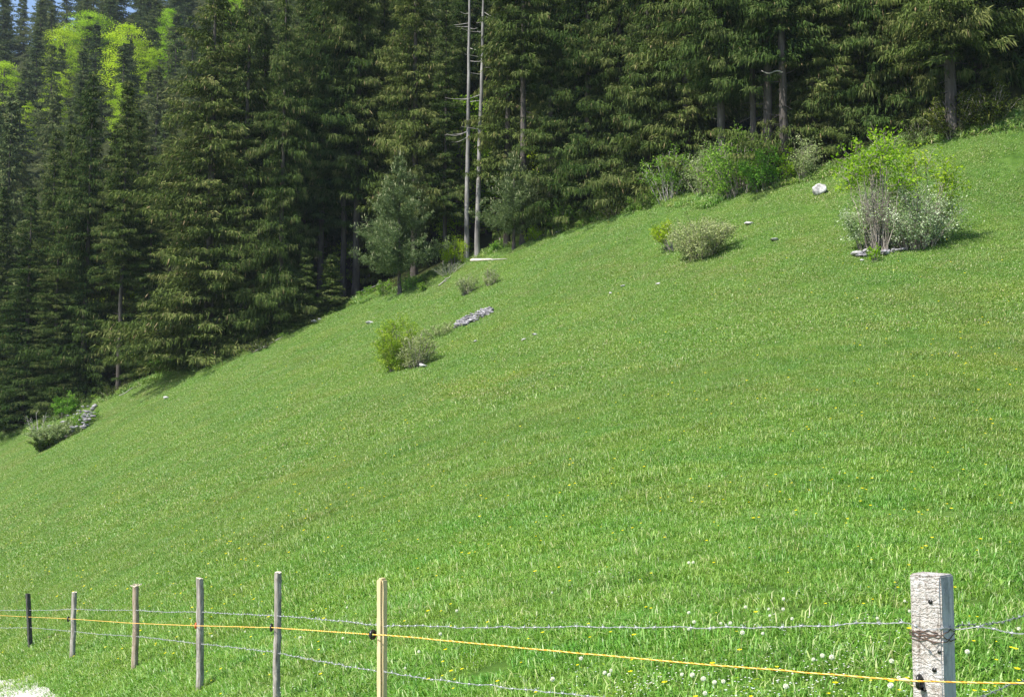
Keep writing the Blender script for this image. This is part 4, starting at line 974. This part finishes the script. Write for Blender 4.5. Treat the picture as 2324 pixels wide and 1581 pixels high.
def wrap(zc, amp, r_, name, turns=1.0, ph=0.0, off=.004):
    g = Geo(); cs = [(-.066, -.059), (.066, -.059), (.066, .059), (-.066, .059)]
    pts = []
    for k in range(int(4 * turns) + 1):
        a, b__ = cs[k % 4], cs[(k + 1) % 4]
        for s in np.linspace(0, 1, 8)[:-1]:
            x_, y_ = a[0] + (b__[0] - a[0]) * s, a[1] + (b__[1] - a[1]) * s; f = 1 + off / .06
            pts.append((x_ * f, y_ * f, zc + amp * math.sin(k * 2.1 + s * 3.1 + ph) + rng.normal(0, .003)))
    g.tube(np.array(pts), r_, 5); return link(name, g.mesh(name, True), M_rust, e7)
zt = uv(2118, 1440)[1] * POSTD[6] - b7[2]
wrap(zt, .016, .0018, 'rusty_wire_wrap', 1, .4); wrap(zt + .004, .02, .0017, 'rusty_wire_wrap', 1, 2.0); wrap(zt + .012, .014, .0018, 'rusty_wire_wrap', 1, 4)
pi_ = on_face(2092, 1545)
r_ = ring('insulator', M_black, e7, (pi_.x, pi_.y - .02, pi_.z), .017, .009, 'x'); r_.scale = (1, 1, 1.25)
g = Geo(); g.tube(np.array([[0, 0, 0], [0, .03, -.01]]), .008, 6); link('insulator_base', g.mesh('insulator_base', True), M_black, e7, (pi_.x + .012, pi_.y - .022, pi_.z - .025))

def wire_path(knots, jit=.004, step=.04):
    P = np.array([at(*k) for k in knots]); s = np.r_[0, np.cumsum(np.linalg.norm(np.diff(P, axis=0), axis=1))]
    n_ = int(s[-1] / step); q_ = np.linspace(0, s[-1], n_)
    Q = np.c_[np.interp(q_, s, P[:, 0]), np.interp(q_, s, P[:, 1]), np.interp(q_, s, P[:, 2])]
    w = rng.normal(0, 1, (n_ + 8, 3)); w = np.stack([np.convolve(w[:, i], np.ones(9) / 9, 'valid') for i in range(3)], 1)
    return Q + w * jit
def barbed(name, knots, label, wr=.0012, tw=.0020, pitch=.05):
    Q = wire_path(knots, .007, .012); t_ = norm(np.gradient(Q, axis=0)); up = np.array([0, 0, 1.0]); a = norm(np.cross(t_, up)); b__ = np.cross(t_, a)
    s = np.arange(len(Q)) * .012; g = Geo()
    for ph in (0, math.pi):
        an = s / pitch * 6.283 + ph; g.tube(Q + tw * (np.cos(an)[:, None] * a + np.sin(an)[:, None] * b__), wr, 4)
    o = link(name, g.mesh(name, True), M_wire); tag(o, label, 'barbed wire', 'barbed wires of the fence')
    g = Geo(); k = 5
    while k < len(Q) - 3:
        for j in range(4):
            d = norm(a[k] * rng.normal() + b__[k] * rng.normal()) + t_[k] * rng.normal(0, .25)
            g.tube(np.array([Q[k] + t_[k] * .004 * (j - 1.5), Q[k] + t_[k] * .004 * (j - 1.5) + d * .016]), [.0014, .0006], 4)
        g.tube(np.array([Q[k] - t_[k] * .007, Q[k] + t_[k] * .007]), .0048, 6)
        k += int(.105 / .012 * rng.uniform(.85, 1.15))
    tag(link('barbs', g.mesh('barbs'), M_wire, o))
    return o
d = POSTD
barbed('barbed_wire', [(-30, 1384, 26), (65, 1384, d[0]), (120, 1384, 20.6), (166, 1381, d[1]), (235, 1384, 17.2), (306, 1384, d[2]), (380, 1388, 14), (457, 1388, d[3]), (540, 1393, 11.1), (629, 1396, d[4]), (700, 1402, 9), (780, 1409, 8.2),
    (830, 1415, 7.7), (865, 1419, d[5]), (960, 1419, 6.9), (1059, 1423, 6.5), (1287, 1422, 5.9), (1521, 1422, 5.5), (1624, 1424, 5.3), (1795, 1420, 5.05), (1886, 1419, 4.9), (1920, 1415, 4.85), (2050, 1414, 4.7), (2071, 1416, 4.62), (2095, 1430, 4.56)], 'upper barbed wire running along all the fence posts')
barbed('barbed_wire', [(-30, 1424, 26), (15, 1424, 24), (67, 1423, d[0]), (166, 1432, d[1]), (235, 1439, 17.2), (307, 1443, d[2]), (380, 1451, 14), (455, 1460, d[3]), (540, 1469, 11.1), (629, 1480, d[4]), (697, 1494, 9.1), (780, 1509, 8.1), (866, 1523, d[5]),
    (960, 1537.5, 6.8), (1102, 1554.5, 6.3), (1287, 1573, 5.8), (1358, 1580, 5.6), (1700, 1625, 5.1), (2075, 1665, 4.72)], 'lower barbed wire sloping down out of the bottom of the photo')
barbed('barbed_wire', [(2160, 1421, 4.75), (2168, 1419, 4.75), (2219, 1418, 5.1), (2265, 1412, 5.4), (2300, 1404, 5.6), (2324, 1397, 5.8), (2460, 1350, 6.8)], 'barbed wire rising to the right of the square post')
barbed('barbed_wire', [(2100, 1428, 4.6), (2139, 1427, 4.58), (2167, 1427, 4.66), (2219, 1422.6, 4.6), (2275, 1430, 4.45), (2324, 1438, 4.35), (2460, 1462, 4)], 'barbed wire dropping to the right of the square post')
barbed('barbed_wire', [(2168, 1600, 4.75), (2229, 1580, 5.0), (2296, 1553, 5.3), (2324, 1545, 5.5), (2460, 1500, 6.5)], 'short piece of barbed wire in the bottom right corner')
def rope(name, knots, label):
    Q = wire_path(knots, .002, .02); t_ = norm(np.gradient(Q, axis=0)); up = np.array([0, 0, 1.0]); a = norm(np.cross(t_, up)); b__ = np.cross(t_, a); s = np.arange(len(Q)) * .02
    g = Geo(); g2 = Geo()
    for ph in (0, 2.09):
        an = s / .06 * 6.283 + ph; g.tube(Q + .0022 * (np.cos(an)[:, None] * a + np.sin(an)[:, None] * b__), .0021, 5)
    an = s / .06 * 6.283 + 4.18; g2.tube(Q + .0026 * (np.cos(an)[:, None] * a + np.sin(an)[:, None] * b__), .0021, 5)
    o = link(name, g.mesh(name, True), M_rope); tag(o, label, 'fence rope'); link('yellow_strand', g2.mesh('yellow_strand', True), M_ropey, o)
rope('fence_rope', [(-30, 1394, 26), (65, 1399, 22.1), (155, 1403, d[1]), (297, 1413, 15.7), (445, 1419, d[3] - .05), (616, 1423, d[4] - .03), (846, 1439, d[5] - .02), (883, 1440.5, 7.2), (1258, 1476, 6.0), (1521, 1500, 5.45), (1993, 1538, 4.72), (2050, 1543, 4.6), (2091, 1545, 4.53), (2130, 1546, 4.55), (2180, 1547, 4.55), (2324, 1549, 4.45), (2460, 1551, 4.3)],
     'orange and yellow electric fence rope running through the insulators')
g = Geo(); Q = np.array([at(2052, 1543, 4.6), at(2062, 1550, 4.58), at(2074, 1556, 4.56)]); g.tube(Q, [.004, .003, .0025], 5)
Q = np.array([at(2040, 1541, 4.6), at(2053, 1541, 4.58), at(2066, 1544, 4.56)]); g.tube(Q, [.004, .008, .004], 6)
tag(link('rope_knot', g.mesh('rope_knot', True), M_ropey), 'frayed yellow rope knot just left of the square post', 'knot')
# stakes inside the forest
for px, py, hpx, lab in [(838, 638, 16, 'small thin stake in the shade right of the pair of bare trunks'), (1134, 560, 22, 'thin pale stake right of the dead trunks'),
                         (355, 836, 18, 'dark stake seen through the gap left of the biggest spruce'), (221, 868, 20, 'pale stake under the spruces at the left')]:
    b_ = ground(px, py); hh = hpx / F0 * b_[1]; g = Geo(); g.tube(np.array([[0, 0, -.2], [.01, 0, hh * .5], [0, 0.01, hh]]), [.05, .045, .04], 8, rough=.06)
    tag(link('wooden_stake', g.mesh('stake', True), M_greywood, None, b_), lab, 'stake', 'thin stakes at the forest rim')

# ------------------------------------------------------------------ flowers
def clock_meshes():
    g = Geo(); N_ = 260; dd = norm(rng.normal(0, 1, (N_, 3))); g.cards(dd * .006, dd, .013, .005, rng.uniform(0, 1, N_), mid=.85)
    g.raw(IV2 * .008, None, IF2, .2); sh = g.mesh('seed_head')
    g = Geo(); g.tube(np.array([[0, 0, -.22], [.01, 0, -.1], [0, 0, 0]]), [.003, .0025, .002], 5); return sh, g.mesh('stem', True)
SH, ST = clock_meshes(); SH.materials.append(M_fluff); ST.materials.append(M_stem)
CL = []
def c4(x, y): return (1521.5 + x * .2277, 1250 + y * .2277)
def c3(x, y): return (860 + x * .2846, 1250 + y * .2846)
def c2(x, y): return (397 + x * .2277, 1250 + y * .2277)
def c5(x, y): return (1993 + x * .2092, 1250 + y * .2092)
for a in [(183, 612), (236, 705), (503, 718), (598, 716), (750, 556), (980, 576), (991, 642), (1128, 475), (1124, 577), (1213, 672), (430, 762), (182, 775), (718, 812), (920, 820), (2062, 667), (1515, 1040), (1608, 1056), (1425, 1078),
          (115, 1227), (217, 1232), (440, 1305), (527, 1297), (330, 1270), (345, 1415), (1150, 1345), (2275, 1260), (2195, 1335), (228, 112), (183, 115)]: CL.append(c4(*a))
for a in [(1380, 330), (1757, 163), (1003, 605), (318, 800), (620, 475), (1800, 968), (1850, 950), (1835, 985), (1612, 855), (1385, 1020), (490, 660)]: CL.append(c3(*a))
for a in [(370, 845), (700, 800), (1675, 866), (1745, 903), (1250, 858), (2295, 1165), (1715, 560)]: CL.append(c2(*a))
for a in [(288, 540), (340, 650), (968, 1090), (145, 1190), (225, 1370), (135, 1455), (1525, 840)]: CL.append(c5(*a))
wl = lambda x: np.interp(x, [0, 865, 1287, 2050, 2324], [1384, 1419, 1422, 1414, 1420]); rl = lambda x: np.interp(x, [0, 865, 2050, 2324], [1396, 1439, 1543, 1549])
rows = {'above the upper barbed wire': [], 'between the upper barbed wire and the orange rope': [], 'below the orange rope': []}
for p_ in CL:
    k = 'above the upper barbed wire' if p_[1] < wl(p_[0]) else ('between the upper barbed wire and the orange rope' if p_[1] < rl(p_[0]) else 'below the orange rope'); rows[k].append(p_)
ORD = 'first second third fourth fifth sixth seventh eighth ninth tenth eleventh twelfth thirteenth fourteenth fifteenth sixteenth seventeenth eighteenth nineteenth twentieth'.split()
def ordn(i, n_):
    if i < (n_ + 1) // 2: return ('leftmost' if i == 0 else ORD[i] + ' from the left')
    j = n_ - 1 - i; return 'rightmost' if j == 0 else ORD[j] + ' from the right'
for rn, lst in rows.items():
    lst.sort()
    for i, (px, py) in enumerate(lst):
        b_ = ground(px, py, .17); e = empty('dandelion_clock', b_ + np.array([0, 0, .17]), rng.uniform(0, 6), (rng.uniform(.5, .8),) * 3, rng.normal(0, .1), rng.normal(0, .1))
        link('stem', ST, None, e); link('seed_head', SH, None, e)
        tag(e, f'white dandelion clock {rn}, {ordn(i, len(lst))}', 'dandelion', 'dandelion clocks in the grass')
# small flowers as ground cover: yellow over the whole slope, white and lilac near
def flower(name, mat, r_, hgt, n_, tint):
    g = Geo(); cnt = 7
    for _ in range(n_):
        c = np.r_[rng.normal(0, .10 if n_ > 1 else 0, 2), hgt * rng.uniform(.8, 1.2)]
        a = np.arange(cnt) / cnt * 6.283; d_ = np.c_[np.cos(a), np.sin(a), np.full(cnt, .35)]
        g.cards(np.repeat(c[None], cnt, 0), d_, r_, r_ * .8, rng.uniform(*tint, cnt), np.cross(d_, [0, 0, 1.0]), .6)
    me = g.mesh(name); me.materials.append(mat); return bpy.data.objects.new(name, me)
cF = bpy.data.collections.new('yellow_heads'); [cF.objects.link(flower(f'yellow_head_{i}', M_petal_y, .017 + .004 * i, .15, 1, (0, 1))) for i in range(3)]
cG = bpy.data.collections.new('white_heads'); [cG.objects.link(flower(f'white_head_{i}', M_petal_w, .0055, .14, 6, (0, .6) if i else (.6, 1))) for i in range(3)]
cY = bpy.data.collections.new('spurge_heads'); [cY.objects.link(flower(f'lime_head_{i}', M_lime, .008, .13, 9, (.5, .9))) for i in range(2)]
def px_scatter(n_, box, lift, clump=None):
    out_ = []
    for _ in range(n_):
        px, py = (rng.uniform(box[0], box[2]), rng.uniform(box[1], box[3])) if clump is None else rng.normal(clump[:2], clump[2:])
        u, v = uv(px, py); pe = np.interp(px, [e_[0] for e_ in EDGE], [e_[1] for e_ in EDGE])
        if py < pe + 12: continue
        g_ = ground(px, py, lift)
        if path_side([g_[0]], [g_[1]])[0] > -.3: continue
        out_.append(g_)
    return out_
P = px_scatter(560, (0, 500, 2324, 1600), .13)
for c in [(110, 1270, 90, 60), (560, 1180, 120, 70), (700, 1120, 130, 60), (300, 1370, 120, 60), (2220, 780, 80, 50), (530, 1270, 60, 40), (1850, 1120, 90, 60), (70, 1190, 40, 60)]: P += px_scatter(20, None, .13, c)
P = np.array(P); sc_ = np.interp(P[:, 1], [8, 25, 50], [.7, 1.2, 1.5]) * rng.uniform(.7, 1.2, len(P))
scatter('yellow_flowers', P, 3, cF, 'tiny yellow flowers sprinkled over the meadow', .7, 1.2, 'flowers', scal=sc_)
P = px_scatter(150, (0, 850, 2324, 1581), .13)
for c in [(1965, 1455, 45, 18), (1480, 1545, 20, 12), (1850, 1540, 60, 20), (1620, 1560, 60, 15), (700, 1420, 60, 20), (1790, 1560, 80, 15)]: P += px_scatter(8, None, .13, c)
scatter('white_flowers', np.array(P), 3, cG, 'small white and lilac flowers scattered in the near grass', .7, 1.2, 'flowers')
P = []
for c in [(1215, 1400, 16, 8), (510, 1508, 8, 6), (1430, 1545, 40, 15), (1700, 1570, 30, 12), (1060, 1490, 20, 10), (450, 1560, 30, 10)]: P += px_scatter(4, None, .13, c)
scatter('spurge_flowers', np.array(P), 2, cY, 'lime yellow flower clumps in the near grass', .8, 1.2, 'flowers')

# ------------------------------------------------------------------ haze: even air round the camera and the whole scene
m, t, out = nodes('haze_air'); pv = t.nodes.new('ShaderNodeVolumePrincipled'); pv.inputs['Color'].default_value = (.75, .86, 1, 1)
pv.inputs['Density'].default_value = HAZE; pv.inputs['Anisotropy'].default_value = .0; t.links.new(pv.outputs[0], out.inputs['Volume'])
zlo = float(Z.min()) - 1; zhi = float(Z.max()) + 45
ex = 520.; ylo, yhi = float(gy[0]) - 5, float(gy[-1]) + 5
g = Geo(); g.raw([[x_, y_, z_] for z_ in (zlo, zhi) for x_, y_ in ((-ex, ylo), (ex, ylo), (ex, yhi), (-ex, yhi))],
      [[0, 3, 2, 1], [4, 5, 6, 7], [0, 1, 5, 4], [1, 2, 6, 5], [2, 3, 7, 6], [3, 0, 4, 7]])
tag(link('haze', g.mesh('haze'), m), 'thin bluish air that pales the far mountainside', 'haze', kind='stuff')
